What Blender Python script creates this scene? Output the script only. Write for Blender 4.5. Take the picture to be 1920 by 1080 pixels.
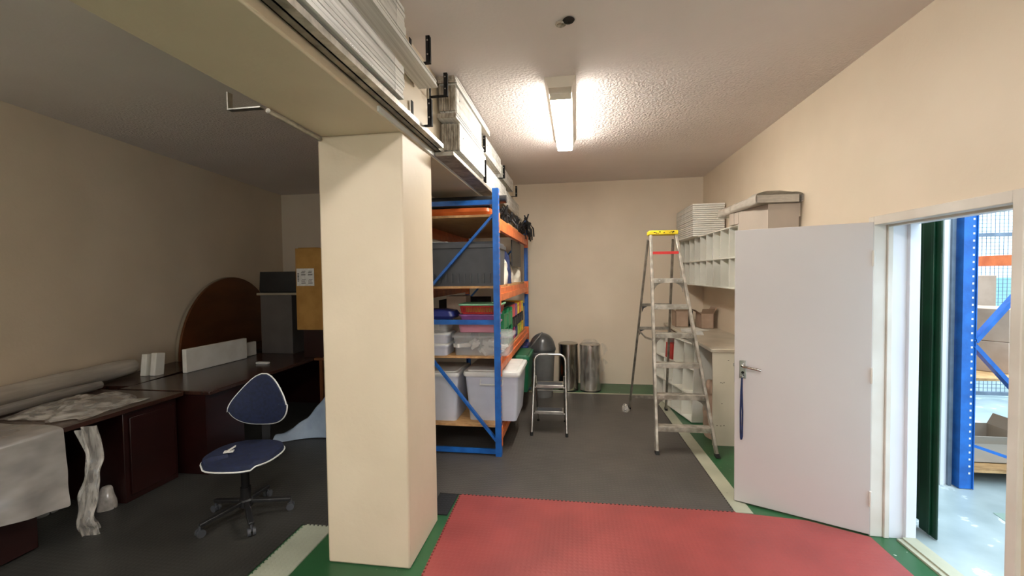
import bpy, bmesh, math, random
from mathutils import Vector, Matrix, noise
random.seed(7)
PI = math.pi
for o in list(bpy.data.objects): bpy.data.objects.remove(o)
SC = bpy.context.scene
COL = SC.collection

# ------------------------------------------------------------------ camera
F_PX, PITCH, YAW, ROLL, CAM_H = 805.5, -.0315, .1485, -.0127, 1.727
cd = bpy.data.cameras.new('camera'); cam = bpy.data.objects.new('camera', cd); COL.objects.link(cam)
cd.sensor_fit = 'HORIZONTAL'; cd.sensor_width = 36; cd.lens = F_PX / 1920 * 36; cd.clip_start = .02
cy_, sy_ = math.cos(YAW), math.sin(YAW)
Fv = Vector((-sy_*math.cos(PITCH), cy_*math.cos(PITCH), math.sin(PITCH)))
Rv = Vector((cy_, sy_, 0)); Uv = Rv.cross(Fv)
R2 = Rv*math.cos(ROLL) + Uv*math.sin(ROLL); U2 = Uv*math.cos(ROLL) - Rv*math.sin(ROLL)
cam.matrix_world = Matrix(((R2.x, U2.x, -Fv.x, 0), (R2.y, U2.y, -Fv.y, 0), (R2.z, U2.z, -Fv.z, CAM_H), (0, 0, 0, 1)))
SC.camera = cam

# ------------------------------------------------------------------ view, world, lights
SC.view_settings.view_transform = 'Standard'; SC.view_settings.look = 'None'
SC.view_settings.gamma = 1; SC.view_settings.use_curve_mapping = False
SC.view_settings.exposure = 0.22
W = bpy.data.worlds.new('world'); SC.world = W; W.use_nodes = True
bg = W.node_tree.nodes['Background']; bg.inputs[0].default_value = (.62, .82, 1, 1); bg.inputs[1].default_value = 2.0

def area(name, loc, rot, sx, sy, power, color):
    l = bpy.data.lights.new(name, 'AREA'); l.shape = 'RECTANGLE'; l.size = sx; l.size_y = sy; l.energy = power; l.color = color
    o = bpy.data.objects.new(name, l); o.location = loc; o.rotation_euler = rot; COL.objects.link(o); return o
# daylight over the yard beyond the doorway
area('yard_daylight', (4.6, 3.2, 4.6), (0, 0, 0), 5, 6, 480, (.80, .92, 1))
# added fill lights, set at two invented windows behind the camera
area('window_daylight_right', (.5, -2.92, 1.75), (math.radians(90), 0, 0), 2.0, 1.1, 30, (1, .96, .92))
area('window_daylight_left', (-2.7, -2.92, 1.75), (math.radians(90), 0, 0), 1.6, 1.1, 8, (1, .95, .90))
LAMP_W = 78.0       # strength of the fluorescent diffusers

# ------------------------------------------------------------------ materials
def lin(c): return c/12.92 if c <= .04045 else ((c+.055)/1.055)**2.4
def rgb(*c):
    if len(c) == 1: h = c[0]; c = ((h >> 16) & 255, (h >> 8) & 255, h & 255)
    return tuple(lin(x/255) for x in c) + (1,)
def material(name, c1, c2=None, scale=6, rough=.6, metal=0, bump=0, bscale=60, spec=.5, alpha=1, trans=0, detail=3, stretch=(1,1,1), lo=.35, hi=.65):
    m = bpy.data.materials.new(name); m.use_nodes = True; nt = m.node_tree; N = nt.nodes; L = nt.links
    b = N['Principled BSDF']
    b.inputs['Roughness'].default_value = rough; b.inputs['Metallic'].default_value = metal
    b.inputs['Specular IOR Level'].default_value = spec; b.inputs['Alpha'].default_value = alpha
    b.inputs['Transmission Weight'].default_value = trans
    tc = N.new('ShaderNodeTexCoord'); mp = N.new('ShaderNodeMapping'); mp.inputs['Scale'].default_value = stretch
    L.new(tc.outputs['Object'], mp.inputs[0])
    n = N.new('ShaderNodeTexNoise'); n.inputs['Scale'].default_value = scale; n.inputs['Detail'].default_value = detail
    L.new(mp.outputs[0], n.inputs['Vector'])
    r = N.new('ShaderNodeValToRGB'); r.color_ramp.elements[0].position = lo; r.color_ramp.elements[1].position = hi
    if c2 is None: c2 = tuple(x*.86 for x in c1[:3]) + (1,)
    r.color_ramp.elements[0].color = c2; r.color_ramp.elements[1].color = c1
    L.new(n.outputs['Fac'], r.inputs[0]); L.new(r.outputs[0], b.inputs['Base Color'])
    if bump:
        n2 = N.new('ShaderNodeTexNoise'); n2.inputs['Scale'].default_value = bscale; n2.inputs['Detail'].default_value = 4
        L.new(tc.outputs['Object'], n2.inputs['Vector'])
        bp = N.new('ShaderNodeBump'); bp.inputs['Strength'].default_value = bump; bp.inputs['Distance'].default_value = .01
        L.new(n2.outputs['Fac'], bp.inputs['Height']); L.new(bp.outputs[0], b.inputs['Normal'])
    return m
def studded(name, c1, c2, rough, pitch=.03, h=.25):
    """interlocking rubber tile: a grid of low round studs"""
    m = material(name, c1, c2, scale=3, rough=rough, detail=6)
    nt = m.node_tree; N = nt.nodes; L = nt.links; b = N['Principled BSDF']
    tc = N.new('ShaderNodeTexCoord')
    v = N.new('ShaderNodeVectorMath'); v.operation = 'SCALE'; v.inputs['Scale'].default_value = 1/pitch; L.new(tc.outputs['Object'], v.inputs[0])
    fr = N.new('ShaderNodeVectorMath'); fr.operation = 'FRACTION'; L.new(v.outputs[0], fr.inputs[0])
    sb = N.new('ShaderNodeVectorMath'); sb.operation = 'SUBTRACT'; sb.inputs[1].default_value = (.5, .5, 0); L.new(fr.outputs[0], sb.inputs[0])
    ml = N.new('ShaderNodeVectorMath'); ml.operation = 'MULTIPLY'; ml.inputs[1].default_value = (1, 1, 0); L.new(sb.outputs[0], ml.inputs[0])
    ln = N.new('ShaderNodeVectorMath'); ln.operation = 'LENGTH'; L.new(ml.outputs[0], ln.inputs[0])
    mr = N.new('ShaderNodeMapRange'); mr.inputs[1].default_value = .28; mr.inputs[2].default_value = .38; mr.inputs[3].default_value = 1; mr.inputs[4].default_value = 0
    L.new(ln.outputs['Value'], mr.inputs[0])
    bp = N.new('ShaderNodeBump'); bp.inputs['Strength'].default_value = h; bp.inputs['Distance'].default_value = .004
    L.new(mr.outputs[0], bp.inputs['Height']); L.new(bp.outputs[0], b.inputs['Normal'])
    return m
def emit(name, c, s):
    m = bpy.data.materials.new(name); m.use_nodes = True; nt = m.node_tree; nt.nodes.clear()
    e = nt.nodes.new('ShaderNodeEmission'); e.inputs[0].default_value = c; e.inputs[1].default_value = s
    o = nt.nodes.new('ShaderNodeOutputMaterial'); nt.links.new(e.outputs[0], o.inputs[0]); return m
def plastic_film(name, c, opac, rough=.18, var=.12, bmp=.25):
    m = material(name, c, tuple(x*.95 for x in c[:3])+(1,), scale=5, rough=rough, spec=.7, bump=bmp, bscale=14)
    nt = m.node_tree; N = nt.nodes; L = nt.links
    n = N.new('ShaderNodeTexNoise'); n.inputs['Scale'].default_value = 6; n.inputs['Detail'].default_value = 2
    mr = N.new('ShaderNodeMapRange'); mr.inputs[1].default_value = .3; mr.inputs[2].default_value = .7
    mr.inputs[3].default_value = max(0, opac-var); mr.inputs[4].default_value = min(1, opac+var)
    L.new(n.outputs['Fac'], mr.inputs[0]); L.new(mr.outputs[0], N['Principled BSDF'].inputs['Alpha'])
    return m
def speckled(name, base, c2, chip, thr, scale, rough):
    """painted screed with worn chips"""
    m = material(name, base, c2, scale=2.5, rough=rough, detail=5)
    nt = m.node_tree; N = nt.nodes; L = nt.links; b = N['Principled BSDF']
    src = b.inputs['Base Color'].links[0].from_socket
    tc = N.new('ShaderNodeTexCoord'); n = N.new('ShaderNodeTexNoise'); n.inputs['Scale'].default_value = scale; n.inputs['Detail'].default_value = 6
    L.new(tc.outputs['Object'], n.inputs['Vector'])
    r = N.new('ShaderNodeValToRGB'); r.color_ramp.elements[0].position = thr; r.color_ramp.elements[1].position = thr+.015
    mx = N.new('ShaderNodeMix'); mx.data_type = 'RGBA'; L.new(n.outputs['Fac'], r.inputs[0]); L.new(r.outputs[0], mx.inputs[0])
    L.new(src, mx.inputs[6]); mx.inputs[7].default_value = chip; L.new(mx.outputs[2], b.inputs['Base Color'])
    return m

M = dict(
    wall=material('beige_wall_paint', rgb(224,208,185), rgb(217,201,178), 1.5, .55, bump=.10, bscale=40),
    column=material('cream_column_paint', rgb(214,198,173), rgb(207,191,166), 2, .5, bump=.12, bscale=30),
    ceiling=material('stippled_ceiling_paint', rgb(232,222,217), rgb(226,215,210), 1.2, .7, bump=.5, bscale=48),
    green=speckled('green_floor_paint', rgb(44,92,56), rgb(34,78,46), rgb(170,180,160), .70, 26, .35),
    line=speckled('pale_line_paint', rgb(172,172,150), rgb(152,152,132), rgb(120,125,105), .72, 30, .5),
    stripmat=studded('pale_rubber_tile', rgb(168,172,152), rgb(152,156,138), .55),
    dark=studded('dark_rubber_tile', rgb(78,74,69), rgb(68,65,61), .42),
    darkleft=studded('charcoal_rubber_tile', rgb(54,53,49), rgb(46,45,42), .5),  # same dark matting, with the left bay's shade painted into its colour
    black=studded('black_rubber_tile', rgb(30,31,34), rgb(24,25,28), .5),
    red=studded('red_rubber_tile', rgb(150,66,63), rgb(134,58,56), .42, h=.15),
    doorp=material('door_paint', rgb(196,190,186), rgb(192,186,182), 1, .42),
    frame=material('door_frame_enamel', rgb(222,216,206), rgb(206,198,186), 3, .4),
    reveal=material('white_reveal_paint', rgb(226,226,230), rgb(218,218,224), 2, .5),
    steel=material('brushed_steel', rgb(190,188,182), rgb(160,158,152), 12, .32, 1),
    chrome=material('polished_steel', rgb(205,200,190), rgb(150,146,138), 3, .16, 1),
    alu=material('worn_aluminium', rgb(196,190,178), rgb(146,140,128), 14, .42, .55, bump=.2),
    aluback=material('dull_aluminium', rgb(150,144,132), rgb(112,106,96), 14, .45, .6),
    blue=material('blue_rack_enamel', rgb(28,104,190), rgb(20,84,160), 9, .38, bump=.1),
    orange=material('orange_beam_enamel', rgb(226,124,66), rgb(200,98,48), 9, .42),
    board=material('shelf_chipboard', rgb(206,164,112), rgb(176,134,86), 16, .6, stretch=(1,4,1)),
    blackm=material('black_bracket_enamel', rgb(24,22,22), rgb(16,15,15), 6, .75, spec=.25),
    blackp=material('black_plastic', rgb(30,30,31), rgb(22,22,23), 6, .45),
    greyp=material('dark_grey_plastic', rgb(70,72,76), rgb(60,62,66), 5, .45),
    bing=material('grey_bin_plastic', rgb(112,113,112), rgb(98,99,98), 5, .38),
    binl=material('charcoal_bin_lid_plastic', rgb(72,74,75), rgb(60,62,63), 5, .28),
    clear=plastic_film('clear_storage_plastic', rgb(222,222,222), .24, .2, .02, 0),
    frost=plastic_film('frosted_storage_plastic', rgb(210,214,226), .86, .35, .02, 0),
    whitep=material('white_plastic', rgb(222,222,218), rgb(208,208,204), 6, .4),
    redp=material('red_plastic', rgb(176,44,40), rgb(156,34,32), 6, .4),
    pinkp=plastic_film('pink_storage_plastic', rgb(206,140,160), .85, .3, .02, 0),
    purplep=material('purple_plastic', rgb(140,84,146), rgb(120,70,126), 6, .4),
    greenp=material('green_plastic', rgb(36,134,84), rgb(26,110,66), 6, .4),
    mintp=material('mint_plastic', rgb(132,190,150), rgb(116,172,134), 6, .4),
    dgreenp=material('dark_green_plastic', rgb(22,104,70), rgb(16,84,56), 6, .4),
    yellowp=material('yellow_plastic', rgb(232,200,44), rgb(214,176,30), 6, .4),
    limep=material('lime_plastic', rgb(176,190,64), rgb(150,168,50), 6, .4),
    coralp=material('coral_plastic', rgb(206,84,84), rgb(186,68,70), 6, .4),
    navyp=material('navy_plastic', rgb(34,44,110), rgb(26,34,90), 6, .4),
    magentap=material('magenta_plastic', rgb(176,60,110), rgb(150,48,92), 6, .4),
    orangep=material('orange_plastic', rgb(226,116,52), rgb(206,98,40), 6, .4),
    yellowcap=material('yellow_ladder_cap', rgb(240,216,40), rgb(220,190,30), 10, .45),
    card=material('corrugated_cardboard', rgb(176,132,66), rgb(160,116,54), 7, .75),
    cardb=material('brown_cardboard', rgb(180,156,136), rgb(166,142,122), 7, .75),
    white=material('white_melamine', rgb(226,224,212), rgb(218,215,203), 4, .42),
    foam=material('white_foamboard', rgb(234,232,224), rgb(222,219,209), 6, .7),
    bundle=material('white_panel_board', rgb(232,230,224), rgb(196,193,185), 9, .6, stretch=(7,.12,7), detail=5),
    wrapfilm=plastic_film('crinkled_clear_wrap', rgb(214,208,198), .20, .08, .16, .3),
    corr=material('corrugated_edge_paper', rgb(176,166,150), rgb(120,110,96), 60, .85, stretch=(1,1,.3), bump=.6),
    wrapb=plastic_film('stretch_wrapped_board', rgb(206,205,203), .22, .14, .18, .06),
    greylam=material('grey_laminate', rgb(184,172,158), rgb(176,164,150), 3, .5),
    counter=material('counter_laminate', rgb(196,186,168), rgb(180,170,152), 5, .4),
    cupb=material('cupboard_cream_paint', rgb(212,206,188), rgb(204,198,180), 3, .5),
    mahog=material('mahogany_veneer', rgb(38,13,11), rgb(30,10,8), 5, .28, stretch=(1,.15,1)),
    mahogtop=material('mahogany_desk_top', rgb(62,38,30), rgb(46,28,23), 5, .22, stretch=(6,.5,1)),
    walnut=material('walnut_table_top', rgb(104,60,28), rgb(84,46,20), 4, .45, stretch=(1,.3,1)),
    lightedge=material('pale_edge_banding', rgb(150,138,118), None, 4, .5),
    greymetal=material('grey_cabinet_paint', rgb(88,82,78), rgb(78,73,70), 4, .5),
    film=plastic_film('loose_plastic_film', rgb(214,208,198), .42, .10, .22, .15),
    filmd=plastic_film('cloudy_plastic_cover', rgb(170,164,158), .72, .2, .12, .1),
    bubble=plastic_film('bubble_wrap', rgb(196,188,176), .86, .2, .1, .3),
    navyfab=material('navy_upholstery', rgb(20,32,66), rgb(14,24,50), 40, .75, bump=.3, bscale=300),
    bluegrey=material('blue_grey_cover', rgb(150,166,182), rgb(134,150,168), 8, .5),
    rubber=material('black_rubber', rgb(20,20,20), rgb(14,14,14), 8, .6),
    paper=material('white_label_paper', rgb(222,220,214), rgb(208,206,200), 30, .7),
    ink=material('label_ink', rgb(90,86,80), None, 30, .7),
    gate=material('dark_green_gate_enamel', rgb(12,62,38), rgb(8,46,28), 4, .35),
    yard=speckled('yard_concrete', rgb(160,172,172), rgb(136,148,148), rgb(190,198,196), .62, 5, .28),
    yardgreen=material('faded_green_yard_paint', rgb(130,150,138), rgb(112,132,122), 4, .3),
    mesh=material('galvanised_mesh', rgb(120,132,146), rgb(100,112,126), 8, .5, .4),
    teal=material('pale_teal_sheeting', rgb(176,220,216), rgb(160,206,204), 2, .6),
    lanyard=material('navy_lanyard', rgb(20,40,86), rgb(14,30,66), 30, .7),
    denim=material('navy_denim', rgb(40,52,96), rgb(30,40,76), 25, .85, bump=.3),
    cloth=material('white_cloth', rgb(214,208,194), rgb(190,184,170), 14, .85, bump=.4, bscale=20),
    redpaint=material('red_ladder_paint', rgb(206,44,40), rgb(180,36,32), 9, .45),
    lampbody=material('lamp_housing_enamel', rgb(216,206,190), rgb(208,198,182), 3, .5),
    lampglow=emit('lamp_diffuser_lit', (1, .95, .86, 1), LAMP_W),
    lampback=emit('lamp_diffuser_lit_rear', (1, .965, .96, 1), 106),
    lampleft=emit('lamp_diffuser_lit_dim', (1, .95, .88, 1), 46),
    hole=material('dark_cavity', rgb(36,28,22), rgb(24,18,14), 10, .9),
    plug=material('crumbled_plaster', rgb(196,186,172), rgb(150,138,122), 40, .9, bump=.8),
)

# the ceiling is coarsely stippled round the lamp and nearly smooth elsewhere
def stipple_patch(m):
    nt = m.node_tree; N = nt.nodes; L = nt.links; bp = [n for n in N if n.type == 'BUMP'][0]
    tc = N.new('ShaderNodeTexCoord'); sp = N.new('ShaderNodeSeparateXYZ'); L.new(tc.outputs['Object'], sp.inputs[0])
    a = N.new('ShaderNodeMapRange'); a.inputs[1].default_value = 2.9; a.inputs[2].default_value = 3.5; L.new(sp.outputs['Y'], a.inputs[0])
    b = N.new('ShaderNodeMapRange'); b.inputs[1].default_value = 5.4; b.inputs[2].default_value = 4.7; L.new(sp.outputs['Y'], b.inputs[0])
    c = N.new('ShaderNodeMath'); c.operation = 'MULTIPLY'; L.new(a.outputs[0], c.inputs[0]); L.new(b.outputs[0], c.inputs[1])
    d = N.new('ShaderNodeMapRange'); d.inputs[3].default_value = .05; d.inputs[4].default_value = 1.0; bp.inputs['Distance'].default_value = .022; L.new(c.outputs[0], d.inputs[0])
    L.new(d.outputs[0], bp.inputs['Strength'])
stipple_patch(M['ceiling'])

# ------------------------------------------------------------------ mesh builder
class MB:
    def __init__(s): s.bm = bmesh.new()
    def box(s, a, b, mat=None):
        x0, y0, z0 = a; x1, y1, z1 = b
        P = [(x, y, z) for x in (x0, x1) for y in (y0, y1) for z in (z0, z1)]
        if mat is not None: P = [mat @ Vector(p) for p in P]
        v = [s.bm.verts.new(p) for p in P]
        for f in ((0,1,3,2),(4,6,7,5),(0,4,5,1),(2,3,7,6),(0,2,6,4),(1,5,7,3)): s.bm.faces.new([v[i] for i in f])
        return s
    def bar(s, p0, p1, w, h, up=(0,0,1)):
        p0, p1 = Vector(p0), Vector(p1); d = (p1-p0); L = d.length; d.normalize(); up = Vector(up)
        x = d.cross(up)
        if x.length < 1e-4: x = d.cross(Vector((1,0,0)))
        x.normalize(); z = x.cross(d)
        m = Matrix(((x.x, d.x, z.x, p0.x), (x.y, d.y, z.y, p0.y), (x.z, d.z, z.z, p0.z), (0,0,0,1)))
        return s.box((-w/2, 0, -h/2), (w/2, L, h/2), m)
    def tube(s, pts, r, seg=10, caps=True):
        pts = [Vector(p) for p in pts]; rings = []; n = len(pts); pu = None
        for i, p in enumerate(pts):
            d = (pts[min(i+1, n-1)] - pts[max(i-1, 0)]).normalized()
            u = pu - d*pu.dot(d) if pu is not None else d.cross(Vector((0,0,1)))
            if u.length < 1e-3: u = d.cross(Vector((1,0,0)))
            u.normalize(); pu = u; w = d.cross(u)
            rr = r[i] if isinstance(r, (list, tuple)) else r
            rings.append([s.bm.verts.new(p + (u*math.cos(2*PI*k/seg) + w*math.sin(2*PI*k/seg))*rr) for k in range(seg)])
        for a, b in zip(rings, rings[1:]):
            for k in range(seg): s.bm.faces.new((a[k], a[(k+1)%seg], b[(k+1)%seg], b[k]))
        if caps: s.bm.faces.new(rings[0][::-1]); s.bm.faces.new(rings[-1])
        return s
    def lathe(s, prof, c=(0,0,0), seg=28, ax=None):
        rings = []
        for r, z in prof:
            rings.append([s.bm.verts.new((c[0]+r*math.cos(2*PI*k/seg), c[1]+r*math.sin(2*PI*k/seg), c[2]+z)) for k in range(seg)])
        for a, b in zip(rings, rings[1:]):
            for k in range(seg): s.bm.faces.new((a[k], a[(k+1)%seg], b[(k+1)%seg], b[k]))
        s.bm.faces.new(rings[0][::-1]); s.bm.faces.new(rings[-1]); return s
    def prism(s, poly, z0, z1, mat=None):
        m = mat or Matrix()
        a = [s.bm.verts.new(m @ Vector((x, y, z0))) for x, y in poly]; b = [s.bm.verts.new(m @ Vector((x, y, z1))) for x, y in poly]
        n = len(poly); s.bm.faces.new(a[::-1]); s.bm.faces.new(b)
        for i in range(n): s.bm.faces.new((a[i], a[(i+1)%n], b[(i+1)%n], b[i]))
        return s
    def rbox(s, levels, r=.03, k=4, caps=True):
        """levels: (cx, cy, w, d, z) rounded-rectangle rings lofted in order"""
        rings = []
        for cx, cy, w, d, z in levels:
            R = min(r, w/2-.001, d/2-.001); ring = []
            for qx, qy, a0 in ((1,1,0),(-1,1,PI/2),(-1,-1,PI),(1,-1,1.5*PI)):
                for j in range(k+1):
                    a = a0 + PI/2*j/k
                    ring.append(s.bm.verts.new((cx+qx*(w/2-R)+R*math.cos(a), cy+qy*(d/2-R)+R*math.sin(a), z)))
            rings.append(ring)
        n = len(rings[0])
        for a, b in zip(rings, rings[1:]):
            for i in range(n): s.bm.faces.new((a[i], a[(i+1)%n], b[(i+1)%n], b[i]))
        if caps: s.bm.faces.new(rings[0][::-1]); s.bm.faces.new(rings[-1])
        return s
    def grid(s, fn, nu, nv, thick=0, close=False):
        g = [[s.bm.verts.new(fn(i/nu, j/nv)) for j in range(nv+1)] for i in range(nu+1)]
        for i in range(nu):
            for j in range(nv): s.bm.faces.new((g[i][j], g[i+1][j], g[i+1][j+1], g[i][j+1]))
        return s
    def build(s, name, mat, parent=None, world=True, bevel=0, solid=0, sub=0, angle=38):
        bmesh.ops.recalc_face_normals(s.bm, faces=s.bm.faces)
        for f in s.bm.faces: f.smooth = True
        ca = math.radians(angle)
        for e in s.bm.edges: e.smooth = len(e.link_faces) == 2 and e.calc_face_angle(0) < ca
        if world and parent is not None: s.bm.transform(WM[parent.name].inverted())
        me = bpy.data.meshes.new(name); s.bm.to_mesh(me); s.bm.free()
        me.materials.append(M[mat] if isinstance(mat, str) else mat)
        o = bpy.data.objects.new(name, me); COL.objects.link(o)
        WM[o.name] = Matrix() if parent is None else WM[parent.name].copy()
        if parent is not None: o.parent = parent
        if solid:
            q = o.modifiers.new('thickness', 'SOLIDIFY'); q.thickness = solid; q.offset = 0
        if sub:
            q = o.modifiers.new('smooth', 'SUBSURF'); q.levels = q.render_levels = sub
        if bevel:
            q = o.modifiers.new('edges', 'BEVEL'); q.width = bevel; q.segments = 2; q.limit_method = 'ANGLE'; q.angle_limit = math.radians(40)
        return o
WM = {}
def tag(o, label=None, cat=None, group=None, kind=None):
    if label: o['label'] = label
    if cat: o['category'] = cat
    if group: o['group'] = group
    if kind: o['kind'] = kind
    return o
def thing(name, label, cat, loc=(0,0,0), rotz=0, group=None):
    o = bpy.data.objects.new(name, None); COL.objects.link(o); o.empty_display_size = .1
    o.location = loc; o.rotation_euler = (0, 0, rotz)
    WM[o.name] = Matrix.Translation(loc) @ Matrix.Rotation(rotz, 4, 'Z')
    return tag(o, label, cat, group)
def struct(mb, name, mat, **k):
    o = mb.build(name, mat, **k); o['kind'] = 'structure'; return o
def single(mb, name, mat, label, cat, group=None, **k):
    return tag(mb.build(name, mat, **k), label, cat, group)
def dup(root, loc, rotz=None, label=None, group=None):
    r = root.copy(); COL.objects.link(r); r.location = loc
    if rotz is not None: r.rotation_euler = (0, 0, rotz)
    if label: r['label'] = label
    if group: r['group'] = group
    for ch in [c for c in COL.objects if c.parent == root]:
        c = ch.copy(); COL.objects.link(c); c.parent = r
        for g in [q for q in COL.objects if q.parent == ch]:
            d = g.copy(); COL.objects.link(d); d.parent = c
    return r

# ------------------------------------------------------------------ room constants
XR, YB, ZC = 1.89, 6.82, 3.15
WT = .21                                     # right wall thickness
DY0, DY1, DZ = 2.165, 3.05, 2.015            # doorway in the right wall
# left wall runs slightly skew
def LW(s, t, z): return Vector((-4.09 - .139*s + .990*t, .990*s + .139*t, z))
LROT = math.atan2(.139, .990)                # rotation of things square to the left wall
YN = -3.0

# floor
fl = MB().box((-5.4, YN-.2, -.1), (XR+WT, YB+.2, 0)); struct(fl, 'floor', 'green')
# ceiling
struct(MB().box((-5.6, YN-.2, ZC), (XR+WT, YB+.2, ZC+.15)), 'ceiling', 'ceiling')
# walls
struct(MB().box((-5.6, YB, 0), (XR+WT, YB+.2, ZC)), 'wall_back', 'wall')
b = MB(); b.box((-5.6, YN-.2, 0), (XR+WT, YN, 1.18)); b.box((-5.6, YN-.2, 2.32), (XR+WT, YN, ZC))
b.box((-5.6, YN-.2, 1.18), (-3.52, YN, 2.32)); b.box((-1.88, YN-.2, 1.18), (-.52, YN, 2.32)); b.box((1.52, YN-.2, 1.18), (XR+WT, YN, 2.32)); struct(b, 'wall_front', 'wall')
for i, (a_, c_) in enumerate(((-3.52, -1.88), (-.52, 1.52))):
    b = MB()
    for x in (a_, (a_+c_)/2-.02, c_-.04): b.box((x, YN-.12, 1.18), (x+.04, YN-.08, 2.32))
    for z in (1.18, 2.28): b.box((a_, YN-.12, z), (c_, YN-.08, z+.04))
    struct(b, 'window_%d' % (i+1), 'reveal')  # invented window frames, added round the openings of the fill lights
b = MB(); p = [LW(-3.2, 0, 0), LW(7.1, 0, 0), LW(7.1, -.2, 0), LW(-3.2, -.2, 0)]
b.prism([(q.x, q.y) for q in p], 0, ZC); struct(b, 'wall_left', 'wall')
b = MB()
b.box((XR, DY1, 0), (XR+WT, YB, ZC)); b.box((XR, YN, 0), (XR+WT, DY0, ZC)); b.box((XR, DY0, DZ), (XR+WT, DY1, ZC))
struct(b, 'wall_right', 'wall')

# column and beam
BX0, BX1, BZ = -1.497, -.977, 2.549
col = MB().box((BX0, 2.353, 0), (BX1, 2.864, BZ)).build('column', 'column', bevel=.012); col['kind'] = 'structure'
bm_ = MB().box((BX0+.02, YN, BZ), (BX1, YB, ZC)).build('ceiling_beam', 'column', bevel=.01); bm_['kind'] = 'structure'
struct(MB().box((BX1, 2.05, BZ+.002), (BX1+.012, YB, BZ+.028)), 'trim_1', 'whitep')

# ------------------------------------------------------------------ floor coverings
def teeth_edge(p0, p1, step=.03, d=.012):
    p0, p1 = Vector(p0), Vector(p1); L = (p1-p0).length; n = max(1, int(L/step)); t = (p1-p0)/n; nn = Vector((t.y, -t.x)).normalized()*d
    out = []
    for i in range(n):
        a = p0+t*i
        out += [a, a+t*.28, a+t*.20+nn, a+t*.80+nn, a+t*.72]
    return out
def mat_outline(pts, jag):
    out = []
    for i, p in enumerate(pts):
        q = pts[(i+1) % len(pts)]
        if i in jag: out += [tuple(v) for v in teeth_edge(p, q)]
        else: out.append(p)
    return out
# counter-clockwise outlines; teeth grow outwards
b = MB().prism(mat_outline([(-.86, 3.225), (1.10, 3.225), (1.03, 6.19), (-1.7, 6.19), (-1.7, 2.93), (-1.08, 2.93), (-1.08, 3.225)], (1,)), .0005, .008)
single(b, 'rubber_floor_mat', 'dark', 'dark grey rubber tile matting from the red mat back past the rack', 'floor mat')
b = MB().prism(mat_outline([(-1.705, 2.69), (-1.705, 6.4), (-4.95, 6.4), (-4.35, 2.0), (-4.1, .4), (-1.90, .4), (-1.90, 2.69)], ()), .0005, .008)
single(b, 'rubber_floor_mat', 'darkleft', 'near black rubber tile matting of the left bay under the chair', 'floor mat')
b = MB().prism(mat_outline([(-.873, 2.0), (1.86, 2.0), (1.86, 3.02), (1.55, 3.17), (1.12, 3.212), (-.905, 3.212)], (4,5)), .0005, .010)
single(b, 'rubber_floor_mat', 'red', 'red studded rubber mat inside the doorway', 'floor mat')
b = MB().prism([(-1.075, 2.93), (-.93, 2.93), (-.93, 3.215), (-1.075, 3.215)], .0005, .009)
single(b, 'rubber_floor_mat', 'black', 'small black rubber mat piece beside the column foot', 'floor mat')
b = MB().prism(mat_outline([(-1.66, .9), (-1.66, 2.68), (-1.87, 2.68), (-1.87, .9)], (1, 2)), .0005, .009)
single(b, 'rubber_floor_mat', 'stripmat', 'pale grey toothed rubber edging strip left of the column', 'floor mat')
b = MB().prism([(-1.45, 1.5), (-.92, 1.5), (-.92, 2.2), (-1.45, 2.2)], .0005, .008)
single(b, 'rubber_floor_mat', 'dark', 'dark mat in front of the column at the bottom edge', 'floor mat')
struct(MB().prism([(1.115, 3.225), (1.235, 3.225), (1.15, 6.27), (1.04, 6.27)], .0005, .004), 'trim_2', 'line')
struct(MB().prism([(-.70, 6.19), (1.13, 6.19), (1.13, 6.26), (-.70, 6.26)], .0005, .0045), 'trim_3', 'line')

# ------------------------------------------------------------------ doorway, door frame and leaf
def ring_y(mb, x0, x1, w, z=DZ):
    pass
b = MB()   # pressed steel frame round the opening
b.box((XR-.02, DY1-.005, 0), (XR+.055, DY1+.045, DZ+.05)); b.box((XR-.02, DY0-.045, 0), (XR+.055, DY0+.005, DZ+.05)); b.box((XR-.02, DY0+.005, DZ-.005), (XR+.055, DY1-.005, DZ+.05))
b.box((XR+.055, DY1-.018, 0), (XR+.085, DY1+.02, DZ+.02)); b.box((XR+.055, DY0, DZ-.018), (XR+.085, DY1-.018, DZ+.02))
o = struct(b, 'trim_4', 'frame', bevel=.004)
struct(MB().box((XR+.085, DY1-.006, 0), (XR+WT+.01, DY1+.012, DZ)).box((XR+.085, DY0, DZ-.006), (XR+WT+.01, DY1, DZ+.01)), 'trim_5', 'reveal')
struct(MB().box((XR+.17, DY1-.03, 0), (XR+WT+.02, DY1+.0, DZ)), 'trim_6', 'reveal', bevel=.003)
b = MB().box((XR+.12, DY0, 0), (XR+.15, DY1-.03, .012)).box((XR+.15, DY0, 0), (XR+WT+.02, DY1-.03, .022)); struct(b, 'trim_7', 'line')

hinge = Vector((1.868, 3.040, 0)); free = Vector((1.160, 3.385, 0)); dvec = (free-hinge).normalized(); DL = (free-hinge).length
drot = math.atan2(dvec.y, dvec.x)
door = thing('door_1', 'open pale grey door leaf with lever handle in the doorway', 'door', tuple(hinge), drot); door['kind'] = 'structure'
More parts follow.
